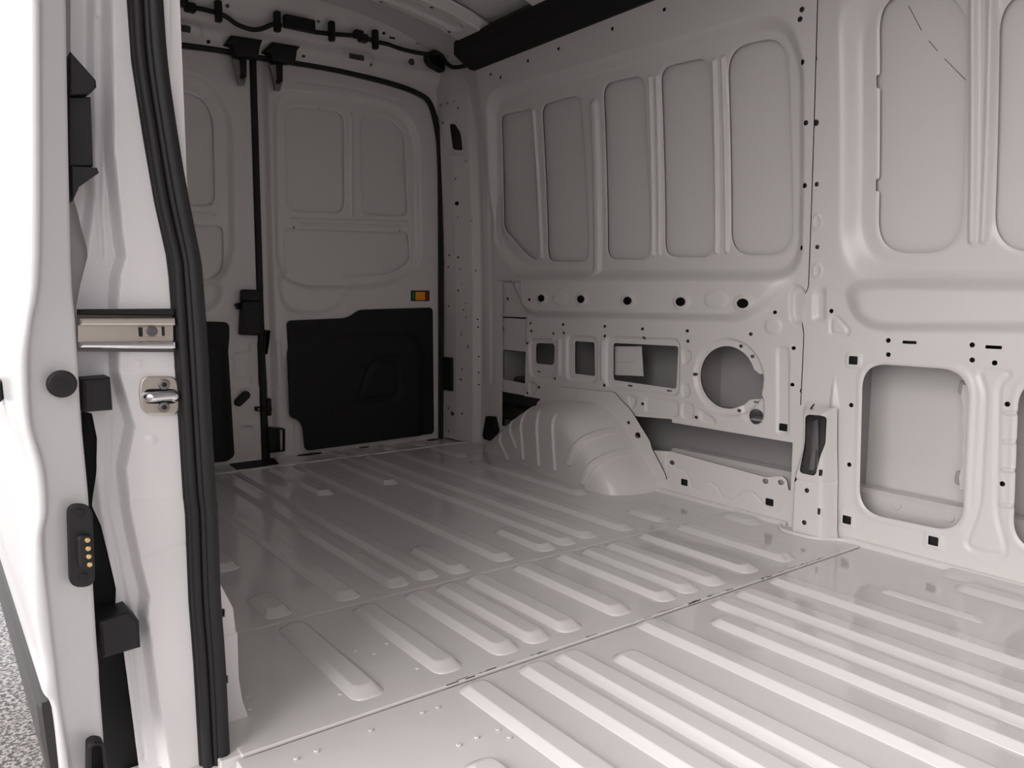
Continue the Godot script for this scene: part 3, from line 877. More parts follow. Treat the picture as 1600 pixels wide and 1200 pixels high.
func rear_door_one() -> void:
	var d := setting("door_1", "white rear cargo door on the driver's side with black lower trim")
	var s := Sheet.new(0.02, 0.893, -0.02, 1.63, 0.004)
	s.keep(anypoly(rounded([Vector2(0.893, -0.02), Vector2(0.885, 0.3), Vector2(0.893, 0.5), Vector2(0.893, 1.60), Vector2(0.7552, 1.6098), Vector2(0.4591, 1.6104), Vector2(0.2909, 1.5998), Vector2(0.1722, 1.5796), Vector2(0.0994, 1.54), Vector2(0.0593, 1.4464), Vector2(0.04, 1.2), Vector2(0.04, -0.02)], 0.03)))
	# the leading edge slopes away towards the joint of the doors
	s.emboss(rect(Vector2(0.86, -0.1), Vector2(0.95, 1.7), 0.01), -0.022, 0.03)
	var pocket := poly([Vector2(0.825, 1.4795), Vector2(0.3016, 1.5114), Vector2(0.1737, 1.4181), Vector2(0.1628, 0.8144), Vector2(0.2996, 0.711), Vector2(0.7551, 0.7014), Vector2(0.8352, 0.7659)], 0.07)
	s.emboss(pocket, -0.02, 0.03)
	s.emboss(poly([Vector2(0.8272, 0.7634), Vector2(0.8278, 0.6458), Vector2(0.7802, 0.5928), Vector2(0.6067, 0.5936), Vector2(0.5001, 0.7064), Vector2(0.5349, 0.7692)], 0.05), -0.02, 0.03)
	s.rim(pipe([Vector2(0.7384, 1.5351), Vector2(0.4604, 1.5418), Vector2(0.2762, 1.5205)], 0.0), -0.002, 0.008)
	var wins := [
		poly([Vector2(0.7764, 1.4353), Vector2(0.5209, 1.4445), Vector2(0.525, 1.0213), Vector2(0.7773, 1.0133)], 0.05),
		poly([Vector2(0.4406, 1.4392), Vector2(0.2918, 1.4452), Vector2(0.2282, 1.3922), Vector2(0.216, 1.0264), Vector2(0.4389, 1.0212)], 0.04),
		poly([Vector2(0.7956, 0.9422), Vector2(0.2136, 0.9521), Vector2(0.2083, 0.8254), Vector2(0.3043, 0.7655), Vector2(0.4653, 0.7486), Vector2(0.7547, 0.7334), Vector2(0.7948, 0.7776)], 0.02)]
	for q in wins:
		s.emboss(q, -0.005, 0.014)
		s.hole(q)
	for q in [[Vector2(0.4856, 1.436), Vector2(0.4908, 1.0126)], [Vector2(0.7646, 0.9803), Vector2(0.2197, 0.9976)], [Vector2(0.7264, 0.9641), Vector2(0.2658, 0.978)]]:
		s.emboss(pipe(q, 0.005), 0.006, 0.01)
	for q in [rect(Vector2(0.8396, 0.1398), Vector2(0.7852, -0.0082), 0.02), rect(Vector2(0.8488, 0.4803), Vector2(0.8301, 0.2794), 0.01)]: s.emboss(q, 0.005, 0.012)
	for q in [Vector2(0.6333, 1.4413), Vector2(0.3743, 1.4365), Vector2(0.228, 1.2498), Vector2(0.7541, 0.9483), Vector2(0.2575, 0.9573), Vector2(0.438, 0.76)]: s.pinhole(oval(q, 0.0045, 0.0045))
	part(d, "inner_panel", s.build(on_door, 0.02), M.paint)
	part(d, "outer_skin", block(Vector3(-0.26, -0.05, 0.02), Vector3(-0.236, 1.64, 0.9)), M.paint)
	# black lower trim
	var tr := Sheet.new(0.06, 0.86, -0.02, 0.75, 0.006)
	tr.keep(anypoly(rounded([Vector2(0.8057, 0.5639), Vector2(0.5449, 0.5708), Vector2(0.5146, 0.5815), Vector2(0.4776, 0.6062), Vector2(0.1064, 0.6136), Vector2(0.1039, 0.0191), Vector2(0.2284, 0.0197), Vector2(0.745, 0.0121), Vector2(0.7536, 0.1208), Vector2(0.7754, 0.1503), Vector2(0.8114, 0.1617), Vector2(0.8128, 0.4071), Vector2(0.8007, 0.4467)], 0.02)))
	tr.emboss(anypoly(rounded([Vector2(0.8097, 0.4204), Vector2(0.7004, 0.424), Vector2(0.6296, 0.4871), Vector2(0.2431, 0.4993), Vector2(0.1765, 0.4384), Vector2(0.1811, -0.0432), Vector2(0.8221, -0.0258)], 0.04)), 0.014, 0.04)
	tr.emboss(poly([Vector2(0.5096, 0.2065), Vector2(0.4511, 0.3626), Vector2(0.3682, 0.4076), Vector2(0.2906, 0.3956), Vector2(0.2795, 0.2304), Vector2(0.3196, 0.189)], 0.03), -0.012, 0.02)
	tr.emboss(poly([Vector2(0.4848, 0.216), Vector2(0.4358, 0.3418), Vector2(0.3622, 0.3813), Vector2(0.3106, 0.3673), Vector2(0.3058, 0.2381), Vector2(0.3324, 0.2106)], 0.03), 0.008, 0.02)
	part(d, "lower_trim", tr.build(func(u, v, h): return Vector3(-0.187 + h, v, u), 0.013), M.trim)
	# three-colour notice
	var st := root_thing("warning_sticker", "small black green orange and red sticker on the rear door", "sticker", Vector3(-0.198, 0, 0))
	part(st, "backing", slab(rounded([Vector2(0.216, 0.6915), Vector2(0.1179, 0.6921), Vector2(0.1183, 0.6433), Vector2(0.2165, 0.6435)], 0.005), 0.002, 0.0, Vector3.ZERO, Vector3(0, 0, 1), Vector3(0, 1, 0) * 1.0), M.black)
	for q in [[Vector2(0.2111, 0.6857), Vector2(0.1964, 0.6508), Color(0.08, 0.42, 0.22), "green_band"], [Vector2(0.1927, 0.6858), Vector2(0.1422, 0.6478), Color(0.95, 0.62, 0.12), "orange_band"], [Vector2(0.1385, 0.6861), Vector2(0.1234, 0.6478), Color(0.55, 0.1, 0.2), "red_band"]]:
		var a: Vector2 = q[0]
		var b: Vector2 = q[1]
		part(st, q[3], block(Vector3(0.0, a.y, a.x), Vector3(0.003, b.y, b.x)), mat(q[2], 0.5))

func rear_door_two() -> void:
	var d := setting("door_2", "white rear cargo door nearest the sliding door pillar")
	var s := Sheet.new(0.925, 1.765, -0.02, 1.62, 0.005)
	s.emboss(poly([Vector2(1.4705, 1.477), Vector2(1.1026, 1.4968), Vector2(1.0055, 1.3878), Vector2(1.0163, 0.7848), Vector2(1.0911, 0.7011), Vector2(1.5084, 0.6973)], 0.07), -0.02, 0.03)
	s.emboss(poly([Vector2(1.5075, 0.7157), Vector2(1.0658, 0.7213), Vector2(1.0685, 0.6462), Vector2(1.1068, 0.6063), Vector2(1.5126, 0.61)], 0.05), -0.018, 0.03)
	var wins := [
		poly([Vector2(1.4289, 1.4177), Vector2(1.1136, 1.4309), Vector2(1.0655, 1.3783), Vector2(1.0691, 1.0118), Vector2(1.4484, 1.0045)], 0.05),
		poly([Vector2(1.4517, 0.9358), Vector2(1.0422, 0.9394), Vector2(1.0456, 0.772), Vector2(1.0893, 0.7262), Vector2(1.4612, 0.735)], 0.03)]
	for q in wins:
		s.emboss(q, -0.005, 0.014)
		s.hole(q)
	s.emboss(pipe([Vector2(1.3858, 0.9743), Vector2(1.0801, 0.9792)], 0.005), 0.006, 0.01)
	s.emboss(rect(Vector2(1.0256, 0.4397), Vector2(0.9595, 0.3354), 0.015), -0.005, 0.012)
	s.emboss(poly([Vector2(1.0178, 0.2921), Vector2(0.9268, 0.2913), Vector2(0.9232, 0.1476), Vector2(1.007, 0.1554), Vector2(1.0309, 0.2099)], 0.05), -0.004, 0.012)
	s.emboss(rect(Vector2(1.0129, 0.135), Vector2(0.9549, -0.0148), 0.02), -0.006, 0.012)
	s.emboss(rect(Vector2(0.8, 0.3), Vector2(0.96, 0.48), 0.03), -0.008, 0.02)
	part(d, "inner_panel", s.build(on_door, 0.02), M.paint)
	part(d, "outer_skin", block(Vector3(-0.26, -0.05, 0.92), Vector3(-0.236, 1.64, 1.78)), M.paint)
	part(d, "joint_seal", block(Vector3(-0.235, -0.02, 0.899), Vector3(-0.19, 1.6, 0.926), 0.006), M.black)
	var tr := Sheet.new(0.98, 1.7, -0.02, 0.75, 0.006)
	tr.keep(anypoly(rounded([Vector2(1.4078, 0.576), Vector2(1.0415, 0.5627), Vector2(1.0439, 0.4941), Vector2(1.0503, 0.456), Vector2(1.0398, 0.0221), Vector2(1.0659, 0.0068), Vector2(1.4335, 0.0101)], 0.025)))
	tr.emboss(rect(Vector2(1.4126, 0.4695), Vector2(1.0704, -0.0479), 0.03), 0.01, 0.03)
	part(d, "lower_trim", tr.build(func(u, v, h): return Vector3(-0.187 + h, v, u), 0.013), M.trim)

func rear_fittings() -> void:
	var dirz := Vector3(0, 0, 1)
	var diry := Vector3(0, 1, 0)
	# lock case on the second door
	var l := root_thing("door_lock_case", "black plastic lock case on the joint of the rear doors", "lock", Vector3(-0.198, 0, 0))
	part(l, "case", slab(rounded([Vector2(0.9957, 0.6461), Vector2(0.9209, 0.646), Vector2(0.9227, 0.5061), Vector2(1.0054, 0.5109)], 0.008), 0.035, 0.006, Vector3.ZERO, dirz, diry), M.black)
	part(l, "cover", slab(rounded([Vector2(0.9917, 0.6918), Vector2(0.9143, 0.6898), Vector2(0.9184, 0.6434), Vector2(0.9957, 0.6461)], 0.008), 0.045, 0.006, Vector3.ZERO, dirz, diry), M.black)
	part(l, "lever", slab(rounded([Vector2(1.019, 0.6334), Vector2(0.9959, 0.641), Vector2(0.9969, 0.6104), Vector2(1.0121, 0.6131)], 0.004), 0.03, 0.003, Vector3.ZERO, dirz, diry), M.black)
	part(l, "label_plate", slab(rounded([Vector2(0.9917, 0.6129), Vector2(0.9454, 0.6126), Vector2(0.9477, 0.5404), Vector2(0.9941, 0.5414)], 0.004), 0.038, 0.001, Vector3.ZERO, dirz, diry), M.dark)
	# pull handle and stops
	var h := root_thing("door_pull_knob", "black oblong knob low on the left rear door", "knob", Vector3(-0.2, 0, 0))
	var ha: Vector2 = Vector2(1.0145, 0.2398)
	var hb: Vector2 = Vector2(0.9852, 0.2664)
	var cap := []
	var along := (hb - ha).normalized()
	for i in 16:
		var t := TAU * i / 16.0
		var e := Vector2.from_angle(t) * 0.017
		cap.append((ha if e.dot(along) < 0.0 else hb) + e)
	part(h, "grip", slab(cap, 0.02, 0.006, Vector3.ZERO, dirz, diry), M.black)
	var k := root_thing("door_catch", "black catch on the edge of the rear door at mid height", "catch", Vector3(-0.21, 0, 0))
	part(k, "body", slab(rounded([Vector2(0.9035, 0.529), Vector2(0.8771, 0.5258), Vector2(0.8838, 0.4788), Vector2(0.8934, 0.4265), Vector2(0.9118, 0.4325)], 0.006), 0.03, 0.006, Vector3.ZERO, dirz, diry), M.black)
	var g := root_thing("door_check_clip", "small black cross-shaped clip between the rear doors", "clip", Vector3(-0.21, 0, 0))
	part(g, "arm", slab(rounded([Vector2(0.9476, 0.2162), Vector2(0.8838, 0.211), Vector2(0.8843, 0.1923), Vector2(0.9482, 0.1977)], 0.004), 0.035, 0.004, Vector3.ZERO, dirz, diry), M.black)
	part(g, "stem", slab(rounded([Vector2(0.9015, 0.2471), Vector2(0.8827, 0.2457), Vector2(0.8849, 0.1736), Vector2(0.9037, 0.1752)], 0.004), 0.03, 0.004, Vector3.ZERO, dirz, diry), M.black)
	var b := root_thing("door_bump_block", "black rectangular lock block at the foot of the rear door", "block", Vector3(-0.2, 0, 0))
	part(b, "housing", slab(rounded([Vector2(0.9077, 0.1301), Vector2(0.8347, 0.1177), Vector2(0.8374, 0.0226), Vector2(0.9029, 0.022)], 0.006), 0.04, 0.006, Vector3.ZERO, dirz, diry), M.black)
	var gap := root_thing("lower_joint_gap", "black strip standing for the dark gap at the foot of the door joint", "strip", Vector3(-0.205, 0, 0))
	part(gap, "strip", slab([Vector2(0.9189, 0.2005), Vector2(0.8976, 0.1988), Vector2(0.8904, -0.0119), Vector2(0.9202, -0.0137)], 0.012, 0.003, Vector3.ZERO, dirz, diry), M.black)  # black strip stands in for the dark gap between the doors
	# latches above the doors
	var lat := [[Vector2(1.0366, 1.609), Vector2(1.0162, 1.641), Vector2(0.8972, 1.6461), Vector2(0.9082, 1.62), Vector2(0.9142, 1.5875), Vector2(0.9348, 1.5744), Vector2(1.0041, 1.5697), Vector2(1.0126, 1.6062)], [Vector2(0.8908, 1.6085), Vector2(0.859, 1.6457), Vector2(0.7461, 1.6487), Vector2(0.7599, 1.6313), Vector2(0.7663, 1.593), Vector2(0.7853, 1.5799), Vector2(0.8586, 1.5751), Vector2(0.8706, 1.6023)]]
	var link := [[Vector2(1.0043, 1.5626), Vector2(0.9523, 1.5714), Vector2(0.9545, 1.5061), Vector2(0.963, 1.4734), Vector2(0.9854, 1.47), Vector2(0.9936, 1.5191)], [Vector2(0.8639, 1.5669), Vector2(0.8091, 1.576), Vector2(0.8109, 1.5139), Vector2(0.8225, 1.4749), Vector2(0.8435, 1.4743), Vector2(0.8498, 1.5226)]]
	for i in 2:
		var a := root_thing("door_latch", ["black upper door latch above the left rear door", "black upper door latch above the sticker-bearing rear door"][i], "latch", Vector3(-0.168, 0, 0), "upper rear door latches")
		part(a, "housing", slab(lat[i], 0.05, 0.008, Vector3.ZERO, dirz, diry), M.black)
		var ln := part(a, "striker_arm", slab(link[i], 0.02, 0.003, Vector3.ZERO, dirz, diry), M.steel)
		var c: Vector2 = link[i][4].lerp(link[i][3], 0.5) + Vector2(0, 0.03)
		part(ln, "bolt", disc(0.009, 0.006, Vector3(1, 0, 0), Vector3(0.02, c.y, c.x), 12), M.black)
		var e: Vector2 = link[i][1]
		part(ln, "spring_cover", slab([e + Vector2(0.003, 0.0), e + Vector2(0.03, 0.0), e + Vector2(0.026, -0.07), e + Vector2(0.005, -0.07)], 0.026, 0.004, Vector3.ZERO, dirz, diry), M.black)
	# plates let into the threshold
	var pl := root_thing("threshold_striker_plate", "flat black striker plate on the rear threshold", "plate", Vector3(0, -0.008, 0))
	part(pl, "plate", slab(rounded([Vector2(-0.1791, 1.0653), Vector2(-0.185, 0.8795), Vector2(-0.0756, 0.8985), Vector2(-0.0536, 1.0698)].map(func(q): return Vector2(q.y, q.x)), 0.008), 0.004, 0.001, Vector3.ZERO, Vector3(0, 0, 1), Vector3(1, 0, 0)), M.trim)
	for q in [[Vector2(-0.1875, 0.722), 0.055, 0.016, "oval black plug let into the rear threshold"], [Vector2(-0.1966, 0.4624), 0.025, 0.01, "small black plug in the middle of the rear threshold"], [Vector2(-0.1757, 0.1187), 0.03, 0.012, "black plug in the threshold beside the corner pillar"]]:
		var o := root_thing("threshold_plug", q[3], "plug", Vector3(q[0].x, -0.009, q[0].y), "rubber plugs in the threshold")
		var e := []
		for i in 20: e.append(Vector2(cos(TAU * i / 20.0) * q[1], sin(TAU * i / 20.0) * q[2]))
		part(o, "plug", slab(e, 0.004, 0.001, Vector3.ZERO, Vector3(0, 0, 1), Vector3(1, 0, 0)), M.trim)
	# black vent on the corner pillar
	var v := root_thing("pillar_hinge_cover", "black rectangular cover on the corner pillar beside the rear door", "cover", Vector3.ZERO)
	part(v, "cover", block(Vector3(-0.1884, 0.3832, 0.052), Vector3(-0.0948, 0.2289, 0.062) + Vector3(0, 0, 0.006), 0.003), M.black)
	# wiring along the header
	var wire := root_thing("wiring_harness", "black cable harness clipped along the rear header", "cable")
	var up := [Vector3(-0.09, 1.6902, 1.296), Vector3(-0.09, 1.698, 1.249), Vector3(-0.09, 1.7059, 1.201), Vector3(-0.09, 1.7003, 1.1748), Vector3(-0.09, 1.7025, 1.1323), Vector3(-0.09, 1.6989, 1.0732), Vector3(-0.09, 1.6901, 1.0387), Vector3(-0.095, 1.6739, 0.9999), Vector3(-0.095, 1.6675, 0.9496), Vector3(-0.095, 1.6774, 0.9102), Vector3(-0.09, 1.701, 0.8665), Vector3(-0.09, 1.7027, 0.8337), Vector3(-0.08, 1.7005, 0.7081), Vector3(-0.08, 1.7075, 0.6325), Vector3(-0.08, 1.7167, 0.5576), Vector3(-0.08, 1.7224, 0.5008), Vector3(-0.08, 1.7134, 0.4401), Vector3(-0.08, 1.7135, 0.3839), Vector3(-0.08, 1.7063, 0.3236), Vector3(-0.075, 1.7027, 0.2491), Vector3(-0.07, 1.7053, 0.1823), Vector3(-0.06, 1.7084, 0.1368), Vector3(-0.03, 1.6693, 0.123), Vector3(0, 1.6491, 0.1094), Vector3(0.06, 1.64, 0.1025), Vector3(0.14, 1.6328, 0.1036)]
	part(wire, "cable", tube(spline(up.slice(0, 12), 4), 0.009, 8), M.black)
	part(wire, "cable", tube(spline(up.slice(12), 4), 0.009, 8), M.black)
	for q in [Vector3(-0.085, 1.7041, 1.0745), Vector3(-0.085, 1.7118, 0.853), Vector3(-0.075, 1.7157, 0.6346), Vector3(-0.075, 1.7194, 0.4426)]:
		part(wire, "clip", block(q - Vector3(0.012, 0.038, 0.012), q + Vector3(0.014, 0.038, 0.012), 0.004), M.black)
	for q in [Vector3(-0.085, 1.6969, 1.1741), Vector3(-0.085, 1.7108, 1.2021), Vector3(-0.07, 1.7239, 0.5199), Vector3(-0.07, 1.7126, 0.5002)]:
		part(wire, "connector", block(q - Vector3(0.015, 0.016, 0.02), q + Vector3(0.015, 0.016, 0.02), 0.005), M.black)
	var box := root_thing("control_module", "flat black module box on the rear header", "module", Vector3.ZERO)
	part(box, "case", block(Vector3(-0.085, 1.7395, 0.8321), Vector3(-0.085, 1.6919, 0.7089) + Vector3(0.03, 0, 0), 0.004), M.black)
	part(wire, "grommet", slab(rounded([Vector2(0.2025, 1.709), Vector2(0.1573, 1.733), Vector2(0.1084, 1.7201), Vector2(0.1055, 1.6501), Vector2(0.1253, 1.6388), Vector2(0.1869, 1.6583), Vector2(0.2059, 1.6791)], 0.02), 0.03, 0.012, Vector3(-0.09, 0, 0), dirz, diry), M.black)

# ---------------------------------------------------------------- roof
func roof_y(z: float) -> float:
	var t := (z - 0.86) / 0.78
	return 1.83 - 0.09 * t * t - 0.05 * pow(absf(t), 6.0)

func make_roof() -> void:
	var c := setting("ceiling", "bare white metal roof with cross bows")
	var s := Sheet.new(-0.25, 4.2, 0.0, 1.80, 0.012)
	for i in 24:
		var z := 0.28 + 0.05 * i
		s.emboss(pipe([Vector2(0.45, z), Vector2(4.0, z)], 0.006), -0.004, 0.02)
	part(c, "roof_skin", s.build(func(u, v, h): return Vector3(u, roof_y(v) - h, v), 0.0), M.paint)
	part(c, "roof_cover", block(Vector3(-0.3, 1.86, -0.2), Vector3(5.2, 1.9, 2.0)), M.white)
	for q in [[0.17, 0.36], [0.66, 0.80], [1.5, 1.66], [2.4, 2.56], [3.3, 3.46]]:
		var b := Sheet.new(q[0], q[1], 0.13, 1.60, 0.004)
		var w: float = q[1] - q[0]
		b.emboss(rect(Vector2(q[0] + 0.012, -1.0), Vector2(q[1] - 0.012, 3.0), 0.01), 0.04, 0.008)
		b.emboss(rect(Vector2(q[0] + w * 0.32, 0.25), Vector2(q[1] - w * 0.32, 1.5), 0.03), -0.012, 0.012)
		for e in 9:
			b.pinhole(oval(Vector2(q[0] + w * (0.2 + 0.6 * (e % 2)), 0.26 + e * 0.15), 0.007, 0.007))
		b.pinhole(rect(Vector2(q[0] + w * 0.36, 0.17), Vector2(q[0] + w * 0.62, 0.20), 0.004))
		part(c, "roof_bow", b.build(func(u, v, h): return Vector3(u, roof_y(v) - 0.012 - h, v), 0.004), M.paint)
	# black padded cover along the cant rail
	var r := root_thing("roof_rail_cover", "long matt black cover strip where the side wall meets the roof", "cover")
	var rings := []
	for x in [0.135, 0.15, 0.165, 3.5]:
		var g := []
		var e := 0.75 if x < 0.14 else (0.93 if x < 0.16 else 1.0)
		for q in [Vector2(1.599, 0.10), Vector2(1.600, 0.118), Vector2(1.648, 0.198), Vector2(1.656, 0.205), Vector2(1.70, 0.205), Vector2(1.74, 0.15), Vector2(1.72, 0.10)]:
			var o: Vector2 = Vector2(1.66, 0.15) + (q - Vector2(1.66, 0.15)) * e
			g.append(Vector3(x, o.x, o.y))
		rings.append(g)
	part(r, "strip", loft(rings, true, true, false), M.trim)
	part(c, "cant_rail", block(Vector3(0.1, 1.69, -0.05), Vector3(4.2, 1.80, 0.16)), M.paint)

# ---------------------------------------------------------------- right side wall, door jamb, sliding door
func on_jamb(u: float, v: float, h: float) -> Vector3:
	return Vector3(1.86 + h, v, 1.755 + u)

func make_right_side() -> void:
	var w := setting("wall_right", "passenger side wall with the sliding door opening")
	part(w, "inner_wall", block(Vector3(-0.3, -0.3, 1.80), Vector3(1.77, 1.86, 1.87)), M.paint)
	part(w, "front_wall", block(Vector3(3.25, -0.3, 1.78), Vector3(5.2, 1.86, 1.86)), M.paint)
	part(w, "header", block(Vector3(1.68, 1.62, 1.78), Vector3(3.25, 1.86, 1.86)), M.paint)
	part(w, "sill", block(Vector3(1.80, -0.4, 1.66), Vector3(3.25, -0.012, 1.84), 0.01), M.paint)
	# jamb with its stepped shut face
	var s := Sheet.new(-0.03, 0.125, -0.35, 1.66, 0.0025)
	s.emboss(anypoly([Vector2(0.0509, 1.1425), Vector2(0.056, 1.0488), Vector2(0.0625, 0.8632), Vector2(0.057, 0.7541), Vector2(0.0544, 0.7268), Vector2(0.0625, 0.7015), Vector2(0.0675, 0.6596), Vector2(0.07, 0.5724), Vector2(0.0538, 0.4984), Vector2(0.0674, 0.442), Vector2(0.0646, 0.3822), Vector2(0.0543, 0.3054), Vector2(0.0457, 0.2576), Vector2(0.0495, 0.2271), Vector2(0.0352, 0.0492), Vector2(0.0222, -0.1039), Vector2(0.2066, -0.0252), Vector2(0.1439, 1.1179)]), -0.028, 0.007)
	s.emboss(anypoly([Vector2(0.0634, 1.1391), Vector2(0.0716, 1.0455), Vector2(0.0831, 0.8073), Vector2(0.0982, 0.7254), Vector2(0.1655, 0.7233), Vector2(0.1439, 1.1179)]), -0.012, 0.012)
	s.emboss(poly([Vector2(0.1787, 0.4835), Vector2(0.0989, 0.4831), Vector2(0.0866, 0.3858), Vector2(0.0728, 0.2025), Vector2(0.0624, -0.0867), Vector2(0.2066, -0.0252)], 0.03), -0.012, 0.01)
	for q in [[Vector2(0.076, 0.5109), Vector2(0.081, 0.4376), Vector2(0.0866, 0.3858), Vector2(0.0758, 0.3125), Vector2(0.0671, 0.2378), Vector2(0.0631, 0.144), Vector2(0.0549, 0.0078)], [Vector2(0.065, 1.0314), Vector2(0.0703, 0.8888), Vector2(0.0768, 0.7834), Vector2(0.0758, 0.7261)]]: s.emboss(pipe(q, 0.002), -0.004, 0.006)
	for q in [[Vector2(0.067, 0.4004), Vector2(-0.0107, 0.3904)], [Vector2(0.0634, 0.3191), Vector2(-0.0115, 0.3231)], [Vector2(0.0941, 0.5805), Vector2(-0.0062, 0.5762)]]: s.emboss(pipe(q, 0.002), -0.002, 0.008)
	for q in [Vector2(0.0304, 0.4784), Vector2(0.0443, 0.5839)]: s.emboss(oval(q, 0.006), 0.002, 0.006)
	s.keep(anypoly([Vector2(0.0871, 1.1923), Vector2(0.1062, 0.8134), Vector2(0.0991, 0.782), Vector2(0.0924, 0.7378), Vector2(0.0923, 0.7256), Vector2(0.1039, 0.6845), Vector2(0.1096, 0.6582), Vector2(0.111, 0.6021), Vector2(0.112, 0.5226), Vector2(0.0972, 0.5171), Vector2(0.0928, 0.4824), Vector2(0.0956, 0.4396), Vector2(0.1019, 0.3883), Vector2(0.0932, 0.3604), Vector2(0.0794, 0.2681), Vector2(0.0829, 0.228), Vector2(0.074, 0.1751), Vector2(0.0619, 0.0008), Vector2(0.0565, -0.1888), Vector2(-0.1106, -0.2694), Vector2(-0.1567, 1.265)]))
	part(w, "jamb", s.build(on_jamb, 0.003), M.white)
	# inner return of the jamb and foot of the pillar inside
	part(w, "jamb_return", slab([Vector2(-0.0039, 1.0935), Vector2(-0.0159, 1.0963), Vector2(-0.012, 0.9818), Vector2(-0.0114, 0.9073), Vector2(-0.0078, 0.8985)], 0.01, 0.002, Vector3(1.86, 0, 1.755), Vector3(0, 0, 1), Vector3(0, 1, 0)), M.white)
	var pf := sub_node(w, "inner_pillar_foot", "white inner pillar foot with two square holes beside the black seal")
	var f := Sheet.new(1.60, 1.80, -0.005, 0.62, 0.004)
	f.keep(anypoly([Vector2(1.7208, 0.2906), Vector2(1.682, 0.2318), Vector2(1.6629, 0.1859), Vector2(1.6602, 0.1484), Vector2(1.6574, 0.1424), Vector2(1.6579, 0.0679), Vector2(1.6531, 0.0287), Vector2(1.6438, -0.0036), Vector2(1.654, -0.0308), Vector2(1.7323, -0.0038)]))
	for q in [Vector2(1.6789, 0.1814), Vector2(1.6778, 0.0717)]: f.pinhole(rect(q - Vector2(0.0035, 0.007), q + Vector2(0.0035, 0.007), 0.002))
	for q in [Vector2(1.6789, 0.1814), Vector2(1.6778, 0.0717)]:
		part(pf, "plug", block(Vector3(1.775, q.y - 0.01, q.x - 0.006), Vector3(1.785, q.y + 0.01, q.x + 0.006)), M.black)  # black block painted in for the darkness inside each hole
	f.rim(pipe([Vector2(1.6978, 0.1456), Vector2(1.6602, 0.1473)], 0.0), -0.003, 0.006)
	part(pf, "front_face", f.build(func(u, v, h): return Vector3(1.79 + h - 6.0 * maxf(0.0, 0.012 - absf(u - 1.60)) * 0.0, v, u), 0.03), M.white)
	# black rubber seal, three lobes
	var sl := root_thing("sliding_door_seal", "thick black ribbed rubber seal along the sliding door opening", "seal")
	var left := [Vector2(0.0319, 1.2012), Vector2(0.0327, 1.1007), Vector2(0.0326, 1.0538), Vector2(0.0316, 0.9745), Vector2(0.0209, 0.8809), Vector2(0.0118, 0.7985), Vector2(-0.0016, 0.7286), Vector2(-0.0037, 0.7001), Vector2(-0.0051, 0.6126), Vector2(-0.0074, 0.5232), Vector2(-0.0094, 0.4008), Vector2(-0.0116, 0.3698), Vector2(-0.0111, 0.2446), Vector2(-0.0144, 0.1473), Vector2(-0.0172, -0.019), Vector2(-0.0198, -0.1218)]
	var right := [Vector2(-0.0012, 1.2109), Vector2(-0.0015, 1.1089), Vector2(-0.0026, 1.0612), Vector2(-0.0055, 0.9807), Vector2(-0.0145, 0.8851), Vector2(-0.0261, 0.8012), Vector2(-0.0368, 0.7297), Vector2(-0.0391, 0.7007), Vector2(-0.0427, 0.6114), Vector2(-0.0437, 0.5203), Vector2(-0.0462, 0.3954), Vector2(-0.0477, 0.3639), Vector2(-0.0476, 0.2361), Vector2(-0.0506, 0.1371), Vector2(-0.0521, -0.032), Vector2(-0.0551, -0.1369)]
	for lobe in 3:
		var path := []
		var axes := []
		var a := []
		for i in left.size():
			var t: float = [0.2, 0.5, 0.78][lobe]
			a.append(left[i].lerp(right[i], t))
		a = spline(a, 4)
		for i in a.size():
			path.append(on_jamb(a[i].x, a[i].y, [0.008, 0.009, 0.012][lobe]))
			axes.append([Vector3(0, 0, -1), Vector3(1, 0, 0)])
		var prof2 := []
		var hw: float = [0.0085, 0.006, 0.0115][lobe]
		for i in 10:
			var t := TAU * i / 10.0
			prof2.append(Vector2(cos(t) * hw, sin(t) * 0.012))
		part(sl, "lobe", ribbon(path, prof2, axes), M.rubber)
	var base_path := []
	var base_axes := []
	for i in left.size():
		var m: Vector2 = left[i].lerp(right[i], 0.5)
		base_path.append(on_jamb(m.x, m.y, 0.002))
		base_axes.append([Vector3(0, 0, -1), Vector3(1, 0, 0)])
	part(sl, "carrier", ribbon(base_path, [Vector2(-0.021, -0.004), Vector2(0.021, -0.004), Vector2(0.021, 0.004), Vector2(-0.021, 0.004)], base_axes), M.rubber)
	# roller track
	var jx := Vector3(0, 0, 1)
	var jy := Vector3(0, 1, 0)
	var jo := Vector3(1.86, 0, 1.755)
	var jn := Vector3(1, 0, 0)
	var tk := root_thing("roller_track", "silver steel roller track across the white door jamb", "track")
	part(tk, "back_plate", slab([Vector2(0.1126, 0.6566), Vector2(-0.0044, 0.6557), Vector2(-0.0045, 0.5976), Vector2(0.1139, 0.6031)], 0.004, 0.0, jo, jx, jy), M.steel_dark)
	part(tk, "upper_lip", slab([Vector2(0.1131, 0.6468), Vector2(-0.0023, 0.6452), Vector2(-0.0027, 0.6347), Vector2(0.1136, 0.6369)], 0.02, 0.003, jo, jx, jy), M.zinc)
	part(tk, "upper_shadow_lip", slab([Vector2(0.1126, 0.6574), Vector2(-0.0036, 0.6574), Vector2(-0.0032, 0.6478), Vector2(0.1129, 0.6509)], 0.016, 0.003, jo, jx, jy), M.black)  # lip coloured black for the shadow along the top of the track
	part(tk, "web", slab([Vector2(0.1136, 0.6369), Vector2(-0.0018, 0.6347), Vector2(-0.0009, 0.6127), Vector2(0.1147, 0.6163)], 0.009, 0.0, jo, jx, jy), M.zinc)
	part(tk, "lower_lip", slab([Vector2(0.1147, 0.6163), Vector2(-0.0018, 0.6136), Vector2(-0.0022, 0.6029), Vector2(0.1151, 0.6081)], 0.02, 0.004, jo, jx, jy), M.chrome)
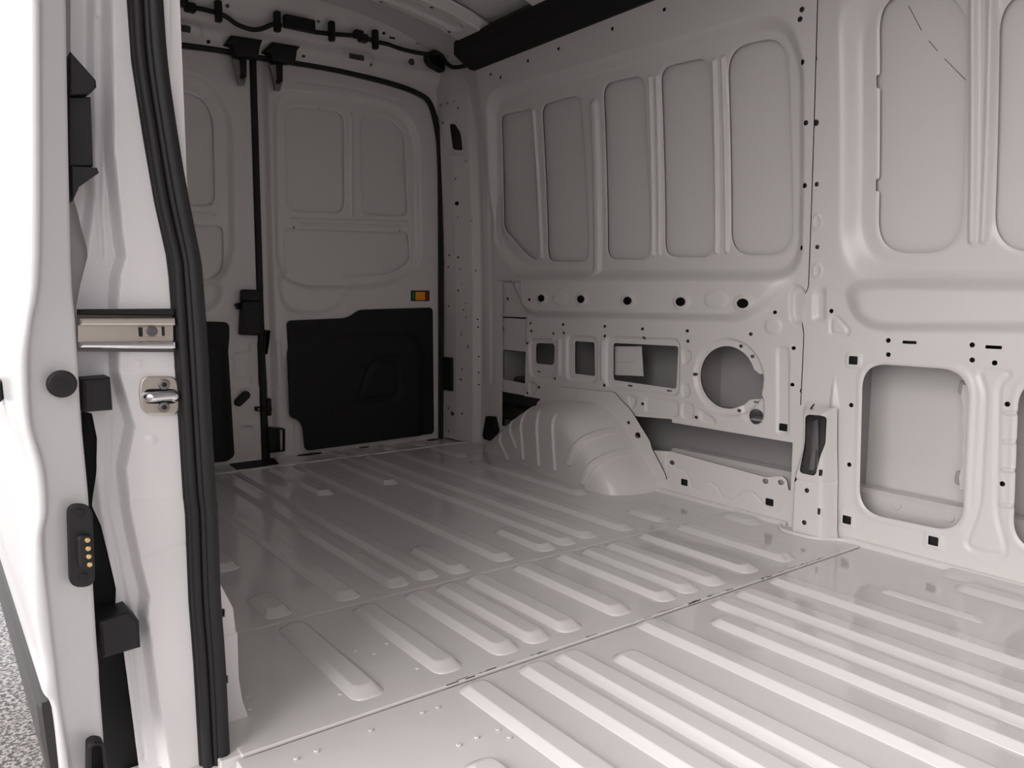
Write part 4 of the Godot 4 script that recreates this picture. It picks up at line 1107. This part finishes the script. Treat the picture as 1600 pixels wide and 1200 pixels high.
	var pc: Vector2 = Vector2(0.0264, 0.6274)
	var pl := part(tk, "end_plate", slab([Vector2(0.0429, 0.6338), Vector2(0.0098, 0.6332), Vector2(0.0104, 0.6192), Vector2(0.0435, 0.6201)], 0.012, 0.001, jo, jx, jy), M.zinc)
	part(pl, "bolt", disc(0.007, 0.004, jn, on_jamb(pc.x, pc.y, 0.012), 14, 0.001), M.steel_dark)
	for q in [[Vector2(0.043, 0.633), Vector2(0.0379, 0.6208)], [Vector2(0.0139, 0.6332), Vector2(0.0103, 0.6209)]]:
		part(pl, "slot", slab([q[0], Vector2(q[1].x, q[0].y), q[1], Vector2(q[0].x, q[1].y)], 0.0128, 0.0, jo, jx, jy), M.black)
	# striker
	var sk := root_thing("door_striker", "shiny chrome striker loop on a square zinc plate", "striker")
	part(sk, "plate", slab(rounded([Vector2(0.0411, 0.5673), Vector2(-0.0048, 0.5646), Vector2(-0.0072, 0.5394), Vector2(-0.006, 0.5098), Vector2(0.041, 0.5148), Vector2(0.0448, 0.5388)], 0.012), 0.006, 0.002, jo, jx, jy), M.zinc)
	var cup: Vector2 = Vector2(0.0171, 0.5385)
	part(sk, "recess_cup", slab(rounded([Vector2(0.0394, 0.5498), Vector2(-0.0058, 0.5467), Vector2(-0.005, 0.5261), Vector2(0.0403, 0.5297)], 0.012), 0.007, 0.0005, jo, jx, jy), M.cup)
	var la: Vector2 = Vector2(0.0343, 0.5389)
	var lb: Vector2 = Vector2(0.0005, 0.5364)
	part(sk, "loop", tube(spline([on_jamb(la.x, la.y, 0.002), on_jamb(la.x, la.y, 0.010), on_jamb(lerpf(la.x, lb.x, 0.15), la.y, 0.013), on_jamb(lerpf(la.x, lb.x, 0.85), la.y, 0.013), on_jamb(lb.x, lb.y, 0.010), on_jamb(lb.x, lb.y, 0.002)], 5), 0.0072, 12), M.chrome)
	for q in [Vector2(0.0131, 0.5542), Vector2(0.0144, 0.5232)]:
		var sc := part(sk, "screw", disc(0.0075, 0.005, jn, on_jamb(q.x, q.y, 0.006), 16, 0.0015), M.steel)
		part(sc, "socket", disc(0.0035, 0.0008, jn, on_jamb(q.x, q.y, 0.0105), 6), M.black)
	var _c := cup
	# the sliding door itself, slid back along the outside
	sliding_door()

func sliding_door() -> void:
	var d := root_thing("sliding_door", "open white sliding door seen on its front edge at the left", "door")
	var X := 1.95
	var outer := [Vector2(1.9006, 1.1987), Vector2(1.9063, 1.1047), Vector2(1.9119, 1.0024), Vector2(1.9274, 0.72), Vector2(1.9376, 0.6472), Vector2(1.9441, 0.6108), Vector2(1.9461, 0.574), Vector2(1.9445, 0.5239), Vector2(1.9364, 0.4731), Vector2(1.9359, 0.4215), Vector2(1.9419, 0.3838), Vector2(1.9442, 0.2924), Vector2(1.9384, 0.2268), Vector2(1.94, 0.1981), Vector2(1.9324, 0.1761), Vector2(1.9292, 0.1062), Vector2(1.9288, 0.0742)]
	var inner := [Vector2(1.8869, 1.2033), Vector2(1.8926, 1.1085), Vector2(1.8981, 1.0053), Vector2(1.9134, 0.7204), Vector2(1.925, 0.647), Vector2(1.9308, 0.6102), Vector2(1.9328, 0.5731), Vector2(1.9324, 0.5228), Vector2(1.9234, 0.4714), Vector2(1.9225, 0.4271), Vector2(1.9291, 0.3892), Vector2(1.9265, 0.288), Vector2(1.9238, 0.2226), Vector2(1.9226, 0.1927), Vector2(1.9216, 0.1726), Vector2(1.9162, 0.1015), Vector2(1.9151, 0.0689)]
	var right := [Vector2(1.859, 1.2127), Vector2(1.8639, 1.1165), Vector2(1.8692, 1.0115), Vector2(1.8786, 0.7215), Vector2(1.8777, 0.6463), Vector2(1.8776, 0.6081), Vector2(1.8774, 0.5696), Vector2(1.8773, 0.5174), Vector2(1.8757, 0.4652), Vector2(1.8741, 0.4115), Vector2(1.8746, 0.3712), Vector2(1.8743, 0.2751), Vector2(1.8739, 0.2081), Vector2(1.8732, 0.1775), Vector2(1.8734, 0.1571), Vector2(1.8724, 0.0854), Vector2(1.8725, 0.0524)]
	outer = spline(outer, 4)
	inner = spline(inner, 4)
	right = spline(right, 4)
	var rings := []
	for i in outer.size():
		var o: Vector2 = outer[i]
		var n: Vector2 = inner[i]
		var r: Vector2 = right[i]
		var y := o.y
		# rear end, outside skin, rolled hem, edge face, inside
		rings.append([Vector3(X - 1.2, y, o.x), Vector3(X - 0.012, y, o.x), Vector3(X - 0.003, y, o.x - 0.001), Vector3(X, y, o.x - 0.004), Vector3(X + 0.001, y, n.x + 0.004), Vector3(X - 0.002, y, n.x + 0.001), Vector3(X - 0.01, y, n.x), Vector3(X - 0.012, y, n.x - 0.004), Vector3(X - 0.03, y, r.x + 0.005), Vector3(X - 0.032, y, r.x + 0.001), Vector3(X - 0.038, y, r.x), Vector3(X - 1.2, y, r.x)])
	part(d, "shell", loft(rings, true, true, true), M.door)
	# round grommet
	var ex := Vector3(1, 0, 0)
	var az := Vector3(0, 0, 1)
	var ay := Vector3(0, 1, 0)
	var xo := Vector3(X - 0.013, 0, 0)
	var gc: Vector2 = Vector2(1.8991, 0.57)
	var gm := part(d, "grommet", disc(0.0165, 0.006, ex, Vector3(X - 0.013, gc.y, gc.x), 24, 0.003), M.rubber)
	part(gm, "centre", slab(rounded([gc + Vector2(-0.009, -0.006), gc + Vector2(0.009, -0.006), gc + Vector2(0.009, 0.007), gc + Vector2(-0.009, 0.007)], 0.006), 0.0068, 0.0, xo, az, ay), M.black)
	# contact plate with four sprung pins
	var cp := part(d, "contact_plate", slab(rounded([Vector2(1.9018, 0.4249), Vector2(1.8742, 0.419), Vector2(1.8758, 0.3145), Vector2(1.9045, 0.3192)], 0.022, 6), 0.006, 0.002, xo, az, ay), M.rubber)
	part(cp, "carrier", slab(rounded([Vector2(1.8941, 0.3868), Vector2(1.8782, 0.3823), Vector2(1.879, 0.3366), Vector2(1.8943, 0.3414)], 0.008), 0.014, 0.003, xo, az, ay), M.rubber)
	for q in [Vector2(1.8834, 0.3785), Vector2(1.8832, 0.3679), Vector2(1.883, 0.3578), Vector2(1.8825, 0.3475)]:
		part(cp, "contact_pin", disc(0.0032, 0.004, ex, Vector3(X + 0.0005, q.y, q.x), 10, 0.001), M.gold)
	part(cp, "pin_channel", slab([Vector2(1.8859, 0.3846), Vector2(1.8797, 0.3826), Vector2(1.8803, 0.3414), Vector2(1.8858, 0.3442)], 0.0145, 0.0, xo, az, ay), M.black)
	for q in [Vector2(1.8887, 0.4119), Vector2(1.8886, 0.3303)]:
		part(cp, "screw", disc(0.005, 0.003, ex, Vector3(X - 0.0075, q.y, q.x), 10, 0.001), M.black)
	# lower latch
	part(d, "lower_catch", slab(rounded([Vector2(1.8962, 0.1183), Vector2(1.8888, 0.1209), Vector2(1.8774, 0.1152), Vector2(1.8756, 0.0597), Vector2(1.8986, 0.0685)], 0.008), 0.02, 0.004, xo, az, ay), M.black)
	# guide on the inside edge
	var io := Vector3(X - 0.09, 0, 0)
	part(d, "guide_top", slab([Vector2(1.8646, 0.9675), Vector2(1.8383, 0.9381), Vector2(1.838, 0.9298), Vector2(1.8476, 0.9208), Vector2(1.8672, 0.9164)], 0.04, 0.0015, io, az, ay), M.rubber)
	part(d, "guide_body", slab([Vector2(1.8672, 0.9157), Vector2(1.8434, 0.9192), Vector2(1.8447, 0.8355), Vector2(1.8714, 0.8329)], 0.03, 0.0015, io, az, ay), M.rubber)
	part(d, "guide_foot", slab([Vector2(1.8701, 0.8323), Vector2(1.842, 0.8327), Vector2(1.8401, 0.8266), Vector2(1.863, 0.8076), Vector2(1.8708, 0.7901)], 0.04, 0.0015, io, az, ay), M.rubber)
	# rubber buffers
	for q in [[Vector2(1.8693, 0.5676), Vector2(1.8355, 0.5688), Vector2(1.8346, 0.5256), Vector2(1.8699, 0.5254)], [Vector2(1.8659, 0.2446), Vector2(1.8272, 0.249), Vector2(1.8153, 0.2317), Vector2(1.8153, 0.1948), Vector2(1.8647, 0.1917)]]:
		part(d, "buffer", slab(q, 0.05, 0.005, Vector3(X - 0.12, 0, 0), az, ay), M.rubber)
	# inside trim edge showing behind the edge
	part(d, "inner_trim", slab([Vector2(1.8567, 0.5176), Vector2(1.8206, 0.5146), Vector2(1.8275, 0.3676), Vector2(1.8081, 0.24), Vector2(1.7902, -0.0557), Vector2(1.8753, -0.0231)], 0.02, 0.003, Vector3(1.775, 0, 0), az, ay), M.trim)
	var cl := []
	for q in [[Vector2(1.9407, 0.1845), 0.001], [Vector2(1.9377, 0.177), 0.008], [Vector2(1.9346, 0.1331), 0.009], [Vector2(1.9321, 0.0772), 0.006]]:
		cl.append([Vector3(X - 1.2, q[0].y, q[0].x + q[1]), Vector3(X - 0.02, q[0].y, q[0].x + q[1]), Vector3(X - 0.004, q[0].y, q[0].x + q[1] * 0.5), Vector3(X - 0.004, q[0].y, q[0].x - 0.006), Vector3(X - 1.2, q[0].y, q[0].x - 0.006)])
	part(d, "lower_cladding", loft(cl, true, true, false), M.cladding)
	# door handle far along the outside
	part(d, "handle", block(Vector3(1.7, 0.5608, 1.9675), Vector3(1.7, 0.5305, 1.9453) + Vector3(0.05, 0, 0), 0.004), M.black)

func make_cab() -> void:
	var w := setting("added_wall_front", "added unseen partition that keeps cab light out of the cargo space")
	part(w, "partition", block(Vector3(3.5, -0.3, -0.16), Vector3(3.55, 1.88, 1.86)), M.paint)  # added to shut out light from the cab side

# ---------------------------------------------------------------- wheel arch, pillar foot, things inside the wall
func make_arch() -> void:
	var wl: Node3D = get_node("wall_left")
	var a := root_thing("wheel_arch", "rounded white steel wheel arch with pressed ribs by the side wall", "wheel arch")
	var s := Sheet.new(0.205, 1.22, -0.01, 0.44, 0.0035)
	var out := poly([Vector2(0.13, -0.2), Vector2(0.1278, 0.0005), Vector2(0.4417, 0.2172), Vector2(0.558, 0.262), Vector2(0.8649, 0.276), Vector2(0.9676, 0.2173), Vector2(1.1551, 0.0243), Vector2(1.16, -0.2)], 0.05)
	for j in s.nv:
		for i in s.nu:
			var p := Vector2(s.u0 + i * s.res, s.v0 + j * s.res)
			var e := out.sd(p)
			var t := clampf(-e / 0.10, 0.0, 1.0)
			var deep := lerpf(0.10, 0.195, smoothstep(0.2, 1.0, p.x))
			s.hh[j * s.nu + i] = -0.02 + (0.02 + deep) * pow(1.0 - pow(1.0 - t, 2.5), 0.4)
			s.ss[j * s.nu + i] = 0.012 - e
	for q in [[Vector2(0.3446, 0.0947), Vector2(0.3495, 0.0665), Vector2(0.4224, 0.0039)], [Vector2(0.4119, 0.1579), Vector2(0.43, 0.1294), Vector2(0.4918, 0.0631)], [Vector2(0.5094, 0.2325), Vector2(0.5234, 0.2037), Vector2(0.5559, 0.0305)], [Vector2(0.6357, 0.2302), Vector2(0.6582, 0.2022), Vector2(0.6816, 0.0307)], [Vector2(0.7619, 0.234), Vector2(0.7769, 0.1992), Vector2(0.7999, 0.0358)]]:
		s.emboss(pipe(q, 0.005), 0.009, 0.009)
	for q in [[Vector2(0.9735, 0.1952), Vector2(0.9507, 0.1752), Vector2(0.9297, 0.1419), Vector2(0.8905, 0.083)], [Vector2(1.0699, 0.1438), Vector2(1.0383, 0.1241), Vector2(1.012, 0.0904), Vector2(0.9749, 0.0278)]]:
		s.emboss(pipe(q, 0.014), 0.014, 0.008)
	part(a, "housing", s.build(func(u, v, h): return Vector3(u, v, h), 0.0), M.paint)
	# flange that joins the arch to the wall
	var f := Sheet.new(0.4, 1.25, 0.05, 0.46, 0.005)
	f.keep(anypoly(rounded([Vector2(0.4587, 0.2245), Vector2(0.5574, 0.3009), Vector2(0.5973, 0.3126), Vector2(0.8843, 0.3212), Vector2(0.9248, 0.3253), Vector2(0.9587, 0.2984), Vector2(1.0049, 0.2734), Vector2(1.1081, 0.1681), Vector2(1.1149, 0.1465), Vector2(1.1833, 0.0636), Vector2(1.1967, 0.0146), Vector2(1.0583, -0.0135), Vector2(0.9239, 0.1159)], 0.02)))
	for q in [Vector2(1, 0.2216)]: f.pinhole(oval(q, 0.007, 0.006))
	f.pinhole(oval(Vector2(1.0474, 0.1819), 0.013, 0.011))
	f.rim(oval(Vector2(0.7282, 0.2929), 0.008, 0.007), 0.003, 0.005)
	f.rim(pipe([Vector2(0.8783, 0.2919), Vector2(0.9294, 0.2786), Vector2(0.9592, 0.282)], 0.0), 0.002, 0.005)
	part(a, "flange", f.build(func(u, v, h): return Vector3(u, v, 0.006 + h), 0.004), M.paint)
	# foot of the middle pillar
	var p := sub_node(wl, "pillar_foot", "white boxed pillar foot with a tall slot between the wall panels")
	var k := Sheet.new(1.60, 1.92, -0.005, 0.50, 0.004)
	k.keep(anypoly([Vector2(1.6687, 0.3107), Vector2(1.6784, 0.3271), Vector2(1.685, 0.3616), Vector2(1.7092, 0.3756), Vector2(1.7856, 0.3697), Vector2(1.8087, 0.3706), Vector2(1.826, 0.0235), Vector2(1.8396, -0.0468), Vector2(1.6655, -0.0945), Vector2(1.67, 0.1588)]))
	k.emboss(anypoly([Vector2(1.7175, 0.3568), Vector2(1.8004, 0.3668), Vector2(1.8062, 0.2603), Vector2(1.8069, 0.1909), Vector2(1.8224, -0.0967), Vector2(1.6974, -0.1336), Vector2(1.6995, 0.1615), Vector2(1.7232, 0.247)]), 0.05, 0.035)
	k.hole(anypoly(rounded([Vector2(1.7388, 0.3475), Vector2(1.7958, 0.351), Vector2(1.7982, 0.2709), Vector2(1.7781, 0.1783), Vector2(1.7276, 0.1799), Vector2(1.741, 0.2657)], 0.012)))
	for q in [Vector2(1.7545, 0.1334), Vector2(1.7512, 0.04)]: k.pinhole(oval(q, 0.007, 0.007))
	for q in [Vector2(1.7924, 0.191), Vector2(1.7944, 0.0818)]: k.pinhole(rect(q - Vector2(0.004, 0.009), q + Vector2(0.004, 0.009), 0.002))
	for q in [Vector2(1.7096, 0.1584), Vector2(1.7401, 0.368)]: k.pinhole(oval(q, 0.010, 0.009))
	k.rim(pipe([Vector2(1.7038, 0.1586), Vector2(1.7813, 0.157), Vector2(1.8182, 0.1646)], 0.0), -0.003, 0.006)
	part(p, "boxed_foot", k.build(func(u, v, h): return Vector3(u, v, 0.004 + h), 0.004), M.paint)
	part(p, "inner_bracket", slab(rounded([Vector2(1.6737, 0.3058), Vector2(1.7024, 0.3191), Vector2(1.7104, 0.1679), Vector2(1.6822, 0.1434)], 0.006), 0.006, 0.002, Vector3(0, 0, -0.07), Vector3(1, 0, 0), Vector3(0, 1, 0)), M.primer)
	part(p, "inner_bracket", slab(rounded([Vector2(1.6971, 0.2243), Vector2(1.7093, 0.2301), Vector2(1.7084, 0.1689), Vector2(1.6897, 0.1654)], 0.004), 0.012, 0.002, Vector3(0, 0, -0.06), Vector3(1, 0, 0), Vector3(0, 1, 0)), M.primer)
	part(p, "sealant_bead", tube(spline([Vector3(1.655, 0.004, 0.03), Vector3(1.69, 0.004, 0.062), Vector3(1.76, 0.004, 0.064), Vector3(1.80, 0.004, 0.05), Vector3(1.84, 0.004, 0.012), Vector3(1.90, 0.004, 0.006)], 4), 0.006, 6), M.paint)
	# base flange along the floor
	var b := sub_node(wl, "wall_base_flange", "white folded flange where the side wall meets the floor")
	part(b, "flange", block(Vector3(1.14, -0.01, -0.02), Vector3(1.66, 0.012, 0.012), 0.004), M.paint)
	part(b, "flange", block(Vector3(1.84, -0.01, -0.02), Vector3(3.5, 0.014, 0.012), 0.004), M.paint)
	# folded bracket seen inside the long opening
	var br := sub_node(wl, "folded_bracket", "white folded metal bracket inside the long wall opening")
	part(br, "plate", slab([Vector2(0.8483, 0.4864), Vector2(1.016, 0.4957), Vector2(1.0289, 0.389), Vector2(0.8512, 0.3786)], 0.006, 0.002, Vector3(0, 0, -0.036), Vector3(1, 0, 0), Vector3(0, 1, 0)), M.paint)
	part(br, "crease", slab([Vector2(0.8496, 0.4362), Vector2(1.0018, 0.4444), Vector2(1.002, 0.4375), Vector2(0.8498, 0.429)], 0.005, 0.002, Vector3(0, 0, -0.031), Vector3(1, 0, 0), Vector3(0, 1, 0)), M.paint)
	# inside the rear lower opening
	var j := sub_node(wl, "bumper_beam", "grey ribbed steel beam inside the opening behind the wheel arch")
	for i in 3:
		part(j, "rib", block(Vector3(0.05, 0.12 + 0.07 * i, -0.13), Vector3(0.55, 0.175 + 0.07 * i, -0.05 - 0.012 * i), 0.01), M.steel_dark)
	var wd := root_thing("drain_flap", "tapered black rubber flap at the foot of the corner pillar", "flap")
	part(wd, "flap", slab([Vector2(0.0916, 0.0429), Vector2(0.1167, 0.1339), Vector2(0.1761, 0.1386), Vector2(0.2007, 0.0818), Vector2(0.1717, 0.0258), Vector2(0.1018, 0.0268)], 0.02, 0.004, Vector3(0, 0, 0.0), Vector3(1, 0, 0), Vector3(0, 1, 0)), M.trim)
	var cb := root_thing("loose_cable", "thin black cable hanging in the opening beside the corner pillar", "cable")
	part(cb, "cable", tube(spline([Vector3(0.3181, 0.2622, -0.02), Vector3(0.2159, 0.2518, -0.02), Vector3(0.1186, 0.2506, -0.02), Vector3(0.0581, 0.2123, -0.02), Vector3(0.0377, 0.1509, -0.02), Vector3(0.0532, 0.1173, -0.02)], 4), 0.006, 6), M.black)
	# stiffener seen through the large front opening
	var sf := sub_node(wl, "skin_stiffener", "scalloped grey stiffener glued inside the large wall opening")
	var edge := [Vector2(2.0908, 0.4573), Vector2(2.0883, 0.4243), Vector2(2.0966, 0.3923), Vector2(2.0936, 0.3672), Vector2(2.1024, 0.3272), Vector2(2.0984, 0.2934), Vector2(2.1037, 0.261), Vector2(2.0971, 0.2181), Vector2(2.1023, 0.1856)]
	part(sf, "bar", slab(edge + [edge[8] + Vector2(0.03, 0), edge[0] + Vector2(0.03, 0)], 0.02, 0.003, Vector3(0, 0, -0.10), Vector3(1, 0, 0), Vector3(0, 1, 0)), M.paint)
	for q in [Vector2(2.0821, 0.4467), Vector2(2.0879, 0.213)]:
		part(sf, "sealant_blob", slab(rounded([q + Vector2(-0.008, -0.016), q + Vector2(0.012, -0.02), q + Vector2(0.014, 0.018), q + Vector2(-0.004, 0.02)], 0.01), 0.008, 0.004, Vector3(0, 0, -0.1), Vector3(1, 0, 0), Vector3(0, 1, 0)), M.primer)
	var lo := sub_node(wl, "inner_sill", "grey inner sill ledge behind the lower wall openings")
	for q in [Vector3(1.9358, 0.108, -0.094), Vector3(2.077, 0.1065, -0.094)]:
		part(lo, "boss", disc(0.013, 0.004, Vector3(0, 0, 1), q, 14, 0.0015), M.paint)
	part(lo, "ledge", block(Vector3(1.1, -0.05, -0.16), Vector3(3.5, 0.135, -0.095), 0.012), M.paint)
